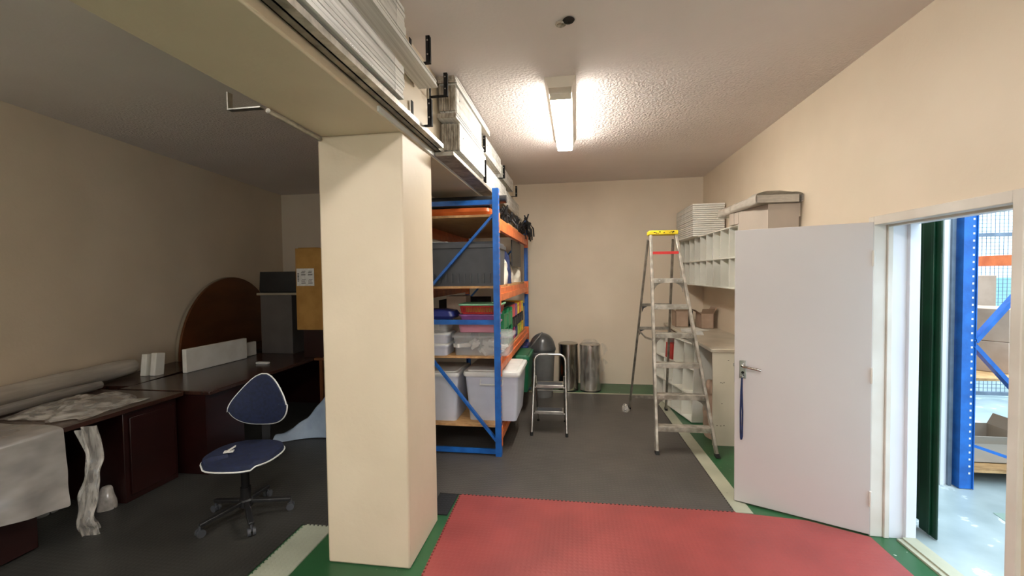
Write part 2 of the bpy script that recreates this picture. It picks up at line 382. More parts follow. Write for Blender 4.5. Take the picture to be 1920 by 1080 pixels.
# local: x along the leaf, camera side is +y (leaf points -x world)
MB().box((0, -.04, .012), (DL, 0, 2.03)).build('leaf', 'doorp', door, world=False, bevel=.003)
hx = DL-.055
hd = MB().box((hx-.022, 0, .94), (hx+.022, .007, 1.075)).build('lock_plate', 'steel', door, world=False, bevel=.003)
b = MB().tube([(hx, .005, 1.04), (hx, .05, 1.04), (hx-.012, .058, 1.038), (hx-.12, .058, 1.022)], .009, 10); b.build('door_handle', 'chrome', door, world=False)
MB().tube([(hx, .006, .985), (hx, .011, .985)], .010, 12).tube([(hx, .006, .965), (hx, .012, .965)], .008, 12).build('keyhole', 'blackm', door, world=False)
MB().box((DL, -.030, .90), (DL+.003, -.010, 1.10)).box((DL, -.027, 1.02), (DL+.010, -.013, 1.04)).build('latch_plate', 'steel', door, world=False)
for z in (.25, 1.05, 1.8):
    MB().tube([(.0, .006, z-.05), (.0, .006, z+.05)], .008, 8).build('hinge', 'frame', door, world=False)
# key with lanyard
kx = hx
ky = thing('key_lanyard', 'navy lanyard with key hanging from the door lock', 'lanyard', tuple(hinge), drot)
MB().box((kx-.003, .012, .955), (kx+.003, .040, .975)).lathe([(.001,-.004),(.011,-.004),(.011,.004),(.001,.004)], (kx, .047, .965), 12).build('key', 'steel', ky, world=False)
strap = [(kx, .048, .955), (kx+.006, .046, .85), (kx+.010, .040, .70), (kx+.010, .034, .55), (kx+.008, .034, .50), (kx+.004, .038, .495), (kx-.002, .042, .52), (kx-.004, .045, .70), (kx, .048, .85), (kx, .049, .955)]
b = MB()
for p, q in zip(strap, strap[1:]): b.bar(p, q, .011, .003, up=(0,1,0))
b.build('strap', 'lanyard', ky, world=False)

# ------------------------------------------------------------------ ceiling lights
def ceiling_light(loc, label, sy=1.5, glow='lampglow'):
    t = thing('ceiling_light', label, 'ceiling light', loc)
    w = .115
    b = MB(); b.prism([(-w, 0), (w, 0), (w-.02, -.04), (.085, -.078), (-.085, -.078), (-w+.02, -.04)], 0, sy, Matrix.Translation((0,0,0)) @ Matrix(((1,0,0,0),(0,0,1,0),(0,1,0,0),(0,0,0,1))))
    b.build('housing', 'lampbody', t, world=False)
    MB().box((-.076, .12, -.118), (.076, sy-.01, -.079)).build('diffuser', glow, t, world=False, bevel=.01)
    MB().box((-.080, .105, -.121), (.080, .119, -.079)).build('end_cap', 'lampbody', t, world=False)
    b = MB(); pts = [(.0+.010*math.sin(k*1.7), sy-.72+k*.06, -.1195) for k in range(11)]; b.tube(pts, .0025, 6)
    b.tube([(-.045, sy-.10, -.1195), (-.035, sy-.05, -.1195), (0, sy-.05, -.1195)], .003, 6).tube([(.045, sy-.10, -.1195), (.035, sy-.05, -.1195), (.01, sy-.05, -.1195)], .003, 6)
    b.build('wiring', 'ink', t, world=False)
    return t
ceiling_light((-.105, 3.16, ZC), 'lit fluorescent batten with diffuser on the ceiling above the matting')
ceiling_light((-.25, -.9, ZC), 'fluorescent batten on the ceiling behind the camera', 1.5, 'lampback')
ceiling_light((-2.6, -1.0, ZC), 'fluorescent batten in the left bay behind the camera', 1.2, 'lampleft')

# broken conduit point in the ceiling
t = thing('ceiling_outlet', 'small open cable hole with crumbled plaster in the ceiling', 'ceiling outlet', (-.03, 2.47, ZC))
MB().lathe([(.002,-.001),(.028,-.001),(.034,-.006),(.026,-.016),(.012,-.02),(.002,-.012)], (0,0,0), 14).build('cavity', 'hole', t, world=False)
MB().lathe([(.022,-.001),(.03,-.001),(.032,-.008),(.026,-.014),(.020,-.008),(.016,-.003)], (-.045,.03,0), 12).build('ring', 'plug', t, world=False)

# ------------------------------------------------------------------ brackets and stored panels along the beam
def bracket(y, z, w, h, label, hb=None):
    t = thing('wall_bracket', label, 'bracket', (BX1+.012, y, z), 0, 'black U brackets on the beam side')
    hb = hb or h
    MB().box((0, -.014, -.006), (w, .014, 0)).build('arm', 'blackm', t, world=False)
    MB().box((0, -.014, -.02), (.005, .014, hb)).build('back_plate', 'blackm', t, world=False)
    MB().box((w-.005, -.014, 0), (w, .014, h)).box((w-.024, -.014, 0), (w, -.010, h)).build('upright', 'blackm', t, world=False)
    for q in (.28, .82): MB().tube([(w-.013, -.016, h*q), (w-.013, -.013, h*q)], .005, 8).build('bolt', 'steel', t, world=False)
bracket(2.48, 2.985, .125, .15, 'black U bracket at ceiling level nearest the column, upper of the empty pair')
bracket(2.82, 2.93, .125, .145, 'black U bracket just behind the empty upper one, next to the stacked panel ends')
bracket(2.49, 2.622, .125, .15, 'empty black U bracket low on the beam directly above the column')
bracket(3.92, 2.865, .15, .14, 'black U bracket closing the upper wrapped panel bundle')
bracket(3.93, 2.585, .15, .20, 'black U bracket under the lower wrapped panel bundle')
bracket(5.0, 2.86, .15, .14, 'black U bracket halfway along the upper row behind the first bundle')
bracket(6.05, 2.83, .15, .14, 'farthest black U bracket on the upper row by the back wall')

def layers(mb, x0, x1, y0, y1, z0, z1, n, jit, axis='x'):
    for i in range(n):
        a = i/n; c = (i+.86)/n; e = random.uniform(0, jit); j = random.uniform(-.004, .004)
        if axis == 'x': mb.box((x0+(x1-x0)*a, y0+e, z0), (x0+(x1-x0)*c, y1-e*.5, z1+j))
        else: mb.box((x0, y0+e, z0+(z1-z0)*a), (x1+j, y1-e*.5, z0+(z1-z0)*c))
XF = BX1+.02
def panel_bundle(label, x1, y0, y1, z0, z1, n, axis='x', wrap=True, jit=.03, ends=False):
    t = thing('panel_bundle', label, 'panel bundle', (XF, y0, z0), 0, None)
    b = MB(); layers(b, XF, x1, y0, y1, z0, z1, n, jit, axis); b.build('panels', 'bundle', t)
    if ends:
        b = MB(); layers(b, XF+.001, x1-.001, y0-.012, y0-.002, z0+.001, z1-.004, n, 0, axis); b.build('corrugated_ends', 'corr', t)
    if wrap:
        b = MB(); e = .004; b.box((XF-.002, y0+.10, z0-e), (x1+e, y1-.12, z1+e)); b.build('stretch_wrap', 'wrapb', t, bevel=.006)
    return t
# near bundles (left of the empty brackets, running towards the camera)
panel_bundle('bundle of white corrugated panels over the column, lower row', -.865, .1, 2.14, 2.632, 2.80, 8, 'z', True, .05)
panel_bundle('wrapped flat panels on the upper row above the column', -.84, .1, 2.60, 2.885, 2.93, 4, 'z', False, .02)
panel_bundle('plastic wrapped panels lying on the upper row near the top edge', -.86, .1, 2.16, 2.935, 3.10, 7, 'z', True, .05)
# far bundles behind the brackets
panel_bundle('upright corrugated panel bundle in the upper row by the textured ceiling', -.835, 3.0, 3.86, 2.895, 3.075, 7, ends=True)
panel_bundle('flat panel stack lying on top of the upper corrugated bundle', -.83, 2.98, 4.2, 3.082, 3.135, 4, 'z', False, ends=True)
panel_bundle('thin flat panels between the upper and lower corrugated bundles', -.825, 2.96, 3.88, 2.832, 2.868, 3, 'z', False, ends=True)
panel_bundle('tall corrugated panel bundle in the lower row above the rack', -.825, 3.05, 3.98, 2.63, 2.826, 10, ends=True)
panel_bundle('second wrapped bundle of the upper row past the bracket', -.85, 4.05, 4.95, 2.895, 3.06, 6)
panel_bundle('second wrapped bundle of the lower row over the rack top', -.85, 4.0, 5.3, 2.60, 2.80, 6)
panel_bundle('third wrapped bundle of the upper row near the back wall', -.86, 5.05, 6.0, 2.88, 3.03, 5)
panel_bundle('last wrapped bundle of the lower row near the back wall', -.86, 5.35, 6.6, 2.60, 2.78, 5)
single(MB().box((BX1+.014, 2.9, 2.553), (-.83, 6.7, 2.583)), 'support_rail', 'alu', 'long grey rail under the lower row of panel bundles', 'rail', bevel=.004)
# aluminium tracks running under the lower row
t = thing('metal_track', 'long dark aluminium track along the lower edge of the beam', 'metal track', (-.95, .1, 2.60))
MB().box((-.963, .1, 2.5885), (-.925, 3.45, 2.593)).box((-.930, .1, 2.5885), (-.925, 3.45, 2.622)).box((-.963, .1, 2.5885), (-.958, 3.45, 2.618)).build('channel', 'aluback', t)
MB().box((-.952, .1, 2.5935), (-.937, 3.43, 2.608)).build('inner_strip', 'blackp', t)
t = thing('metal_track', 'pale aluminium track lying above the dark track on the beam', 'metal track', (-.92, .1, 2.61))
MB().box((-.922, .1, 2.590), (-.885, 2.85, 2.595)).box((-.889, .1, 2.595), (-.885, 2.85, 2.618)).build('channel', 'alu', t)
# conduit and its bracket at the left edge of the beam
t = thing('wall_bracket', 'pale metal hook bracket sticking out left under the beam', 'bracket', (-1.48, 1.86, 2.53))
MB().box((-1.63, 1.845, 2.526), (-1.46, 1.875, 2.532)).build('arm', 'steel', t)
MB().box((-1.634, 1.845, 2.526), (-1.628, 1.875, 2.61)).build('upright', 'steel', t)
single(MB().tube([(-1.462, 1.90, 2.530), (-1.47, 2.34, 2.530)], .013, 10), 'conduit_pipe', 'alu', 'short grey conduit pipe under the beam left edge', 'pipe')

# ------------------------------------------------------------------ pallet rack
RX0, RX1, RY0, RY1 = -1.64, -.737, 3.94, 6.40
rk = thing('pallet_rack', 'blue and orange pallet rack with chipboard shelves in the bay behind the column', 'rack', (RX1, RY0, 0))
for x in (RX0, RX1):
    for y in (RY0, RY1):
        b = MB(); s_ = 1 if y == RY0 else -1
        b.box((x-.028, y-.004, .004), (x+.028, y+.004, 2.53)).box((x-.028, y, .004), (x-.023, y+.055*s_, 2.53)).box((x+.023, min(y, y+.055*s_), .004), (x+.028, max(y, y+.055*s_), 2.53))
        p = b.build('upright', 'blue', rk)
        MB().box((x-.05, y-.045, 0), (x+.05, y+.075, .006)).build('foot_plate', 'blue', p)
        if x == RX1:
            b = MB()
            for k in range(48): b.box((x+.0282, y+.016*s_, .12+k*.05), (x+.0292, y+.030*s_, .135+k*.05))
            b.build('slots', 'orange', p)
for y in (RY0+.03, RY1-.03):
    for z in (2.405, 1.278, .045):
        MB().box((RX0+.02, y-.012, z-.022), (RX1-.023, y+.012, z+.022)).build('brace', 'blue', rk)
    for a, c in (((RX1-.02, 2.29), (RX0+.02, 1.36)), ((RX0+.02, 1.21), (RX1-.02, .15))):
        MB().bar((a[0], y-.006, a[1]), (c[0], y-.006, c[1]), .022, .04, up=(0,1,0)).build('brace', 'blue', rk)
SH = (2.30, 1.62, .945, .28)
for i, z in enumerate(SH):
    for x, sgn in ((RX1, 1), (RX0, -1)):
        zt = z-.024
        b = MB().box((x-.020, RY0+.06, zt-.125), (x+.022*sgn if sgn > 0 else x+.020, RY1-.06, zt-.055))
        b.box((x-.020, RY0+.06, zt-.055), (x+.008, RY1-.06, zt))
        for yy in (RY0+.058, RY1-.064): b.box((x-.026, yy-.0, zt-.16), (x+.034, yy+.006, zt+.03)); b.box((x+.028, yy-.03 if yy < 5 else yy, zt-.16), (x+.034, yy+.006 if yy < 5 else yy+.03, zt+.03))
        b.build('beam', 'orange', rk, bevel=.003)
    b = MB(); ys = [RY0+.075, 4.75, 5.55, RY1-.07]
    for k in range(3): b.box((RX0+.0, ys[k]+.004, z-.022), (RX1-.024 + (.02 if k == 1 else 0), ys[k+1]-.004, z))
    b.build('shelf_board', 'board', rk)

# ------------------------------------------------------------------ tubs and boxes
def hollow(mb, cx, cy, z0, z1, wb, db, wt, dt, r, wall=.006, rim=.012, rimh=.014):
    mb.rbox([(cx,cy,wb,db,z0), (cx,cy,wt,dt,z1-rimh), (cx,cy,wt+rim*2,dt+rim*2,z1-rimh), (cx,cy,wt+rim*2,dt+rim*2,z1),
             (cx,cy,wt-wall*2,dt-wall*2,z1), (cx,cy,wb-wall*2,db-wall*2,z0+wall)], r)
def tub(name, label, cat, cx, cy, z0, z1, w, d, mat, lidmat=None, taper=.86, group=None, r=.035, lidh=.03, handle=None, ribs=0):
    t = thing(name, label, cat, (cx, cy, z0), 0, group)
    b = MB(); hollow(b, cx, cy, z0, z1-(lidh*.6 if lidmat else 0), w*taper, d*taper, w*.96, d*.96, r); b.build('body', mat, t)
    if lidmat:
        b = MB(); zt = z1-lidh
        b.rbox([(cx,cy,w*1.0,d*1.0,zt), (cx,cy,w*1.02,d*1.02,zt+lidh*.35), (cx,cy,w*1.0,d*1.0,zt+lidh*.75), (cx,cy,w*.9,d*.9,zt+lidh*.8), (cx,cy,w*.88,d*.88,z1)], r); b.build('lid', lidmat, t)
    if handle:
        y = cy-d*.48
        b = MB(); b.tube([(cx-handle, y+.01, z1-lidh-.03), (cx-handle, y-.02, z1-lidh-.075), (cx+handle, y-.02, z1-lidh-.075), (cx+handle, y+.01, z1-lidh-.03)], .009, 8)
        b.build('handle', lidmat or mat, t)
    return t
# bottom shelf
Z = SH[3]+.001
tub('storage_tub', 'large frosted tub with white lid and handle at the near right of the bottom shelf', 'storage tub', -.83, 4.42, Z, .788, .56, .66, 'frost', 'whitep', .84, handle=.11, lidh=.06)
tub('storage_tub', 'frosted tub with pale lid left of the big one on the bottom shelf', 'storage tub', -1.40, 4.30, Z, .78, .50, .50, 'frost', 'whitep', .84, lidh=.05)
tub('storage_tub', 'green tub with green lid behind the white lidded tub on the bottom shelf', 'storage tub', -.80, 5.45, Z, .735, .46, .60, 'dgreenp', 'dgreenp', .86, lidh=.06)
tub('storage_tub', 'navy tub at the far end of the bottom shelf', 'storage tub', -.88, 6.05, Z, .74, .42, .38, 'navyp', 'navyp', .86)
# third shelf, front
Z = SH[2]+.001
t = tub('storage_box', 'clear flip lid box full of wrapped goods beside the blue rack post', 'storage box', -.91, 4.20, Z, 1.165, .59, .36, 'clear', 'clear', .90, lidh=.045)
rr = random.Random(3)
b = MB()
for k in range(26):
    cx = -.91+rr.uniform(-.22,.22); cy = 4.20+rr.uniform(-.11,.11); z = Z+.03+rr.uniform(0,.09); s = rr.uniform(.02,.045)
    m = Matrix.Translation((cx,cy,z)) @ Matrix.Rotation(rr.uniform(0,3),4,'Z') @ Matrix.Rotation(rr.uniform(-.6,.6),4,'X'); b.box((-s*1.6,-s,-s*.4),(s*1.6,s,s*.4), m)
tag(b.build('wrapped_goods', 'foam', None), 'jumble of small wrapped packets inside the clear flip lid box', 'packets', None, 'stuff')
tub('storage_tub', 'translucent pink tub standing on the clear flip lid box', 'storage tub', -.95, 4.17, 1.172, 1.272, .40, .30, 'pinkp', None, .88)
tub('storage_tub', 'purple tub between the pink tub and the red basket', 'storage tub', -.94, 4.17, 1.275, 1.345, .38, .28, 'purplep', None, .9)
# red basket with slots
t = thing('plastic_basket', 'red slotted plastic basket with a mint rim on top of the tubs', 'basket', (-.93, 4.17, 1.348))
b = MB(); cx, cy, w, d, z0, z1 = -.92, 4.17, .40, .30, 1.348, 1.43
b.rbox([(cx,cy,w*.88,d*.88,z0), (cx,cy,w*.9,d*.9,z0+.018), (cx,cy,w*.9-.01,d*.9-.01,z0+.018), (cx,cy,w*.88-.01,d*.88-.01,z0+.004)], .02)
b.rbox([(cx,cy,w*.97,d*.97,z1-.014), (cx,cy,w,d,z1), (cx,cy,w-.02,d-.02,z1), (cx,cy,w*.97-.012,d*.97-.012,z1-.014), (cx,cy,w*.97,d*.97,z1-.014)], .02, caps=False)
for k in range(24):
    u = -w*.45+w*.9*k/23; b.bar((cx+u*.99, cy-d*.45, z0+.014), (cx+u*1.05, cy-d*.475, z1-.01), .008, .005, up=(0,1,0)); b.bar((cx+u*.99, cy+d*.45, z0+.014), (cx+u*1.05, cy+d*.475, z1-.01), .008, .005, up=(0,1,0))
for k in range(14):
    u = -d*.44+d*.88*k/13
    for s in (-1, 1): b.bar((cx+s*w*.45, cy+u, z0+.014), (cx+s*w*.475, cy+u, z1-.01), .005, .008, up=(0,1,0))
b.build('body', 'redp', t)
MB().rbox([(cx,cy,w*1.03,d*1.03,z1+.001), (cx,cy,w*1.06,d*1.06,z1+.008), (cx,cy,w*1.05,d*1.05,z1+.018), (cx,cy,w*.9,d*.9,z1+.016)], .03).build('rim', 'mintp', t)
single(MB().box((-1.07, 4.08, 1.366), (-.77, 4.26, 1.42)), 'paper_bundle', 'limep', 'yellow packets inside the red slotted basket', 'packets')
tub('storage_box', 'shallow clear box with white lid, lowest of the left stack by the column', 'storage box', -1.415, 4.15, Z, 1.063, .36, .30, 'frost', 'whitep', .92, lidh=.025)
tub('storage_box', 'middle clear box with white lid in the left stack by the column', 'storage box', -1.415, 4.15, 1.066, 1.165, .36, .30, 'frost', 'whitep', .92, lidh=.022)
tub('storage_box', 'top clear box of the left stack by the column', 'storage box', -1.425, 4.15, 1.168, 1.295, .36, .30, 'clear', 'whitep', .92, lidh=.02)
t = thing('storage_bag', 'dark blue soft case on the left stack of clear boxes', 'case', (-1.38, 4.16, 1.297))
MB().rbox([(-1.37,4.15,.34,.28,1.299),(-1.37,4.15,.40,.30,1.33),(-1.38,4.15,.36,.26,1.375),(-1.39,4.16,.20,.16,1.39)], .05).build('body', 'navyp', t)
single(MB().box((-1.40, 4.52, Z), (-1.18, 4.72, 1.50)), 'cardboard_box', 'cardb', 'small cardboard box in the dark behind the red basket', 'box', bevel=.003)
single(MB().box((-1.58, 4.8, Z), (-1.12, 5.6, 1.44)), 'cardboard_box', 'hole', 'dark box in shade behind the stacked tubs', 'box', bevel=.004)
# coloured picking bins along the open side of shelf three: two rows
def pick_bin(cx, y0, z0, w, d, h, mat, label):
    """open fronted hopper bin, opening towards +x"""
    t = thing('picking_bin', label, 'bin', (cx, y0, z0), 0, 'coloured picking bins on the third shelf')
    m = Matrix.Translation((cx, y0, z0)) @ Matrix(((1,0,0,0),(0,0,1,0),(0,1,0,0),(0,0,0,1)))
    b = MB(); b.box((cx-d/2, y0+.002, z0), (cx+d/2, y0+.008, z0+h)); b.box((cx-d/2, y0+w-.008, z0), (cx+d/2, y0+w-.002, z0+h))
    b.box((cx-d/2, y0+.008, z0), (cx+d/2, y0+w-.008, z0+.006)); b.box((cx-d/2, y0+.008, z0+.006), (cx-d/2+.006, y0+w-.008, z0+h))
    b.box((cx+d/2-.008, y0+.008, z0+.006), (cx+d/2-.002, y0+w-.008, z0+h*.80)); b.build('body', mat, t)
    MB().box((cx+d/2-.012, y0+.0, z0+h*.76), (cx+d/2+.006, y0+w, z0+h*.80)).box((cx+d/2-.006, y0, z0), (cx+d/2+.006, y0+.010, z0+h)).box((cx+d/2-.006, y0+w-.010, z0), (cx+d/2+.006, y0+w, z0+h)).build('rim', mat, t)
cols_ = [(('greenp','green'), None, ('greenp','green'), .30), (('greenp','green'), None, ('greenp','green'), .30),
    (('magentap','magenta'), ('blackp','black'), ('coralp','coral red'), .21), (('navyp','navy'), ('blackp','black'), ('purplep','violet'), .20),
    (('limep','lime'), ('blackp','black'), ('yellowp','yellow'), .20), (('limep','lime'), ('blackp','black'), ('orangep','orange'), .18), (('yellowp','yellow'), ('blackp','black'), ('yellowp','yellow'), .22)]
y = 4.42; names = ['nearest','second','third','fourth','fifth','sixth','seventh']
for (lo_c, mid_c, up_c, w_), nm in zip(cols_, names):
    h1 = .20 if mid_c is None else .135
    pick_bin(-.885, y, Z, w_-.008, .26, h1, lo_c[0], '%s open bin, %s in the lowest row from the rack post' % (lo_c[1], nm))
    if mid_c: pick_bin(-.885, y, Z+.137, w_-.008, .26, .13, mid_c[0], 'black bin in the middle row, %s from the rack post' % nm)
    pick_bin(-.885, y, Z+(.202 if mid_c is None else .269), w_-.008, .26, .20 if mid_c is None else .145, up_c[0], '%s open bin, %s in the top row from the rack post' % (up_c[1], nm)); y += w_
single(MB().rbox([(-.90,4.9,.26,.9,Z+.416),(-.90,4.9,.28,.93,Z+.43),(-.92,4.9,.16,.6,Z+.455)], .05), 'folded_sheet', 'blackp', 'black folded sheet lying over the green picking bins', 'sheet')

# second shelf
Z = SH[1]+.001
t = thing('plastic_crate', 'large dark grey lidded crate on the second shelf', 'crate', (-1.15, 4.2, Z))
b = MB(); b.rbox([(-1.18,4.28,.84,.50,Z),(-1.18,4.28,.86,.54,Z+.36),(-1.18,4.28,.885,.56,Z+.365),(-1.18,4.28,.885,.56,Z+.40)], .03); b.build('body', 'greyp', t)
for k in range(13): MB().box((-1.56+k*.062, 4.000, Z+.03), (-1.56+k*.062+.012, 4.020, Z+.12)).build('rib', 'greyp', t)
MB().rbox([(-1.18,4.28,.86,.53,Z+.401),(-1.18,4.28,.84,.51,Z+.425)], .03).build('lid', 'greyp', t)
single(MB().box((-1.45, 4.1, Z+.427), (-1.25, 4.3, Z+.437)).box((-1.15,4.12,Z+.427),(-1.0,4.3,Z+.433)), 'paper_sheets', 'paper', 'papers lying on the dark grey crate lid', 'papers')
def cloth_lump(name, label, cat, cx, cy, z0, w, d, h, mat, seed, amp=.05, seg=20):
    def fn(u, v):
        a = 2*PI*u; ph = v*PI/2*1.0
        r = math.cos(ph)**.55 if v < 1 else 0
        p = Vector((cx+math.cos(a)*w/2*r, cy+math.sin(a)*d/2*r, z0+h*math.sin(ph)))
        n = noise.noise_vector(p*11+Vector((seed,0,0)))*amp*(math.sin(ph*2)*.7+.3)
        p += n; p.z = max(p.z, z0+.001); return p
    return single(MB().grid(fn, seg*2, seg), name, mat, label, cat, sub=1)
cloth_lump('cloth_bundle', 'white and blue patterned cloth bundle beside the grey crate', 'cloth', -.86, 4.68, Z, .22, .26, .30, 'cloth', 5, .05)
cloth_lump('folded_jeans', 'navy folded cloth standing behind the patterned bundle', 'cloth', -.87, 5.02, Z, .22, .24, .40, 'denim', 9, .03)
cloth_lump('white_sack', 'white sack slumped against the navy cloth', 'sack', -.885, 5.40, Z, .18, .34, .33, 'cloth', 13, .04)
cloth_lump('white_sack', 'small cream sack at the far end of the second shelf', 'sack', -.85, 5.85, Z, .20, .26, .22, 'cloth', 17, .03)
single(MB().box((-.776, 5.15, 1.83), (-.762, 5.95, 2.148)), 'hanging_panel', 'blackp', 'dark panel hanging under the top orange beam', 'panel')
single(MB().box((-1.5, 4.7, Z), (-1.1, 6.2, 2.05)), 'cardboard_box', 'cardb', 'big brown box deep on the second shelf', 'box', bevel=.004)
# top shelf
Z = SH[0]+.001
single(MB().rbox([(-1.22,4.32,.80,.56,Z),(-1.22,4.32,.84,.6,Z+.03),(-1.22,4.32,.82,.58,Z+.065),(-1.22,4.32,.7,.5,Z+.075)], .06), 'flat_tray', 'orangep', 'orange flat tray on the top shelf under a black slab', 'tray')
single(MB().box((-1.58, 4.05, Z+.077), (-.80, 4.65, Z+.108)), 'flat_slab', 'blackp', 'black slab on the orange tray on the top shelf', 'slab', bevel=.006)
single(MB().tube([(-1.60, 4.10, Z+.149), (-.655, 4.10, Z+.149)], .039, 18), 'black_roll', 'blackp', 'black roll lying across the top of the rack', 'roll')
# tangled black clamps on the far half of the top shelf
rr = random.Random(11)
for k in range(16):
    cx = -.80+rr.uniform(-.10,.10); cy = 4.75+k*.10; ht = rr.uniform(.12,.26)
    t = thing('spring_clamp', 'black spring clamp upright in the tangled row on the top shelf', 'clamp', (cx, cy, Z), 0, 'black clamps on the top shelf')
    a = rr.uniform(-.05,.05)
    lo_ = -.04; b = MB().tube([(cx-.03, cy, Z+.008), (cx-.02+a, cy+.01, Z+ht*.55), (cx+.02+a, cy, Z+ht)], .011, 6).tube([(cx+.04, cy+.02, Z+.008), (cx+.01+a, cy+.01, Z+ht*.55), (cx-.04+a, cy+.02, Z+ht*.95)], .011, 6)
    b.build('jaw', 'blackp', t)
    MB().tube([(cx-.0+a, cy-.015, Z+ht*.55), (cx+a, cy+.035, Z+ht*.55)], .02, 8).build('pivot', 'blackm', t)
for k in range(9):
    cx = -.71+rr.uniform(-.02,.05); cy = 5.75+k*.07; zz = Z+rr.uniform(.02,.14)
    t = thing('spring_clamp', 'black spring clamp hooked over the top beam far end', 'clamp', (cx, cy, zz), 0, 'black clamps hooked at the far end of the top beam')
    b = MB().tube([(-.78, cy, Z+.012), (cx, cy, zz+.05), (cx+.05, cy+.02, zz-.02), (cx+.06, cy, zz-.14)], .012, 6); b.build('jaw', 'blackp', t)
    MB().tube([(cx, cy-.015, zz+.05), (cx, cy+.02, zz+.05)], .022, 8).build('pivot', 'blackm', t)

# ------------------------------------------------------------------ step stool
t = thing('step_stool', 'two step tubular metal step stool standing on the dark matting', 'step stool', (-.30, 4.51, 0))
fl_, fr_ = -.482, -.110; ty = 4.80; tz = .83
pts = [(fl_, 4.51, .03)]
for k in range(1, 6): pts.append((fl_+.018*k/6, 4.51+(ty-4.51)*k/6.3, .03+(tz-.03)*k/6.3))
L_ = Vector(pts[-1]); Rr = Vector((fr_-.015, L_.y, L_.z)); arc = []
for k in range(7):
    a = PI-PI/2*k/6; arc.append((L_.x+.07+.07*math.cos(a), L_.y+.03*math.sin(a), tz-.07+.07*math.sin(a)))
arc2 = [(-.592-q[0]+0.0, q[1], q[2]) for q in arc[::-1]]
b = MB().tube(pts+arc+arc2+[(-.592-q[0], q[1], q[2]) for q in pts[::-1]], .0125, 10); b.build('front_frame', 'steel', t)
for x in (fl_+.03, fr_-.03):
    MB().tube([(x, 4.72, .60), (x, 4.98, .02)], .010, 8).build('rear_leg', 'steel', t)
    MB().tube([(x, 4.98, 0), (x, 4.976, .03)], .014, 8).build('rubber_foot', 'rubber', t)
for x in (fl_, fr_): MB().tube([(x, 4.508, 0), (x, 4.515, .045)], .016, 8).build('rubber_foot', 'rubber', t)
MB().tube([(fl_+.03, 4.80, .42), (fr_-.03, 4.80, .42)], .009, 8).build('crossbar', 'steel', t)
MB().tube([(fl_+.03, 4.945, .10), (fr_-.03, 4.945, .10)], .009, 8).build('crossbar', 'steel', t)
for z, y in ((.50, 4.685), (.24, 4.595)):
    s = MB().box((fl_+.035, y-.02, z-.008), (fr_-.035, y+.16 if z > .4 else y+.12, z+.014)).box((fl_+.035, y-.024, z-.018), (fr_-.035, y-.018, z+.014)).build('step', 'steel', t, bevel=.004)
    b = MB()
    for k in range(9): b.box((fl_+.05, y-.008+k*.013, z+.014), (fr_-.05, y-.002+k*.013, z+.017))
    b.build('tread', 'greyp', s)
    MB().tube([(fl_+.01, y+.005, z-.02), (fr_-.01, y+.005, z-.02)], .006, 8).build('step_support', 'steel', t)

# ------------------------------------------------------------------ bins at the back wall
t = thing('swing_top_bin', 'grey swing top bin with a domed lid in front of the back wall', 'bin', (-.48, 6.02, 0))
c = (-.48, 6.02, 0)
MB().lathe([(.135,.001),(.142,.02),(.172,.60),(.178,.62),(.178,.65),(.165,.652)], c, 32).build('body', 'bing', t)
b = MB(); prof = [(.185,.655),(.190,.675),(.185,.70)] + [(.180*math.cos(a), .70+.20*math.sin(a)) for a in [PI/2*k/8 for k in range(1, 8)]] + [(.01,.90)]
b.lathe(prof, c, 32); b.build('domed_lid', 'binl', t)
b = MB()
for off in (-.055, .055):
    pts = []
    for k in range(13):
        a = PI*k/12; x = -.186*math.cos(a); z = .69+.21*math.sin(a)
        pts.append(Vector((c[0]+x*.86+off*.9+ (z-.69)*.25, c[1]-.155*math.sin(a)*.4-.11*math.sin(a), z)))
for k in range(1):
    pts = [(c[0]-.168+.0*k, c[1]-.085, .695), (c[0]-.105, c[1]-.135, .775), (c[0]-.03, c[1]-.105, .865), (c[0]+.0, c[1]-.02, .905)]
b.tube(pts, .011, 8); b.build('flap_edge', 'bing', t)
def steel_bin(cx, cy, r, h, label, wrap=False):
    t = thing('steel_bin', label, 'bin', (cx, cy, 0))
    MB().lathe([(r,.001),(r,.02),(r-.004,.022),(r-.004,h-.03),(r,h-.028),(r,h-.006),(r-.012,h)], (cx, cy, 0), 36).build('body', 'chrome', t)
    MB().lathe([(r+.003,0.0005),(r+.004,.018),(r+.001,.02)], (cx, cy, 0), 36).build('base_ring', 'blackp', t)
    return t
steel_bin(-.128, 6.42, .146, .70, 'dark polished steel bin between the grey bin and the wrapped one')
steel_bin(.195, 6.42, .150, .69, 'polished steel bin wrapped in clear plastic by the back wall')
def film_fn(u, v):
    a = 2*PI*u; z = .02+.73*v; r = .157+.005*math.sin(9*a+5*v)
    if v > .9: r *= .55+.45*(1-v)*10
    p = Vector((.195+r*math.cos(a), 6.42+r*math.sin(a), z)); p += noise.noise_vector(p*14)*.004; return p
t = single(MB().grid(film_fn, 40, 22), 'plastic_wrap', 'wrapfilm', 'clear crumpled plastic wrapped round the right steel bin', 'plastic wrap')
def tail(u, v):
    p = Vector((.35+.07*u+.03*math.sin(v*7), 6.34+.05*math.sin(u*6+v*4), .70-.40*v*(1-.3*u))); return p+noise.noise_vector(p*15)*.02
MB().grid(tail, 8, 16).build('loose_end', 'wrapfilm', t)

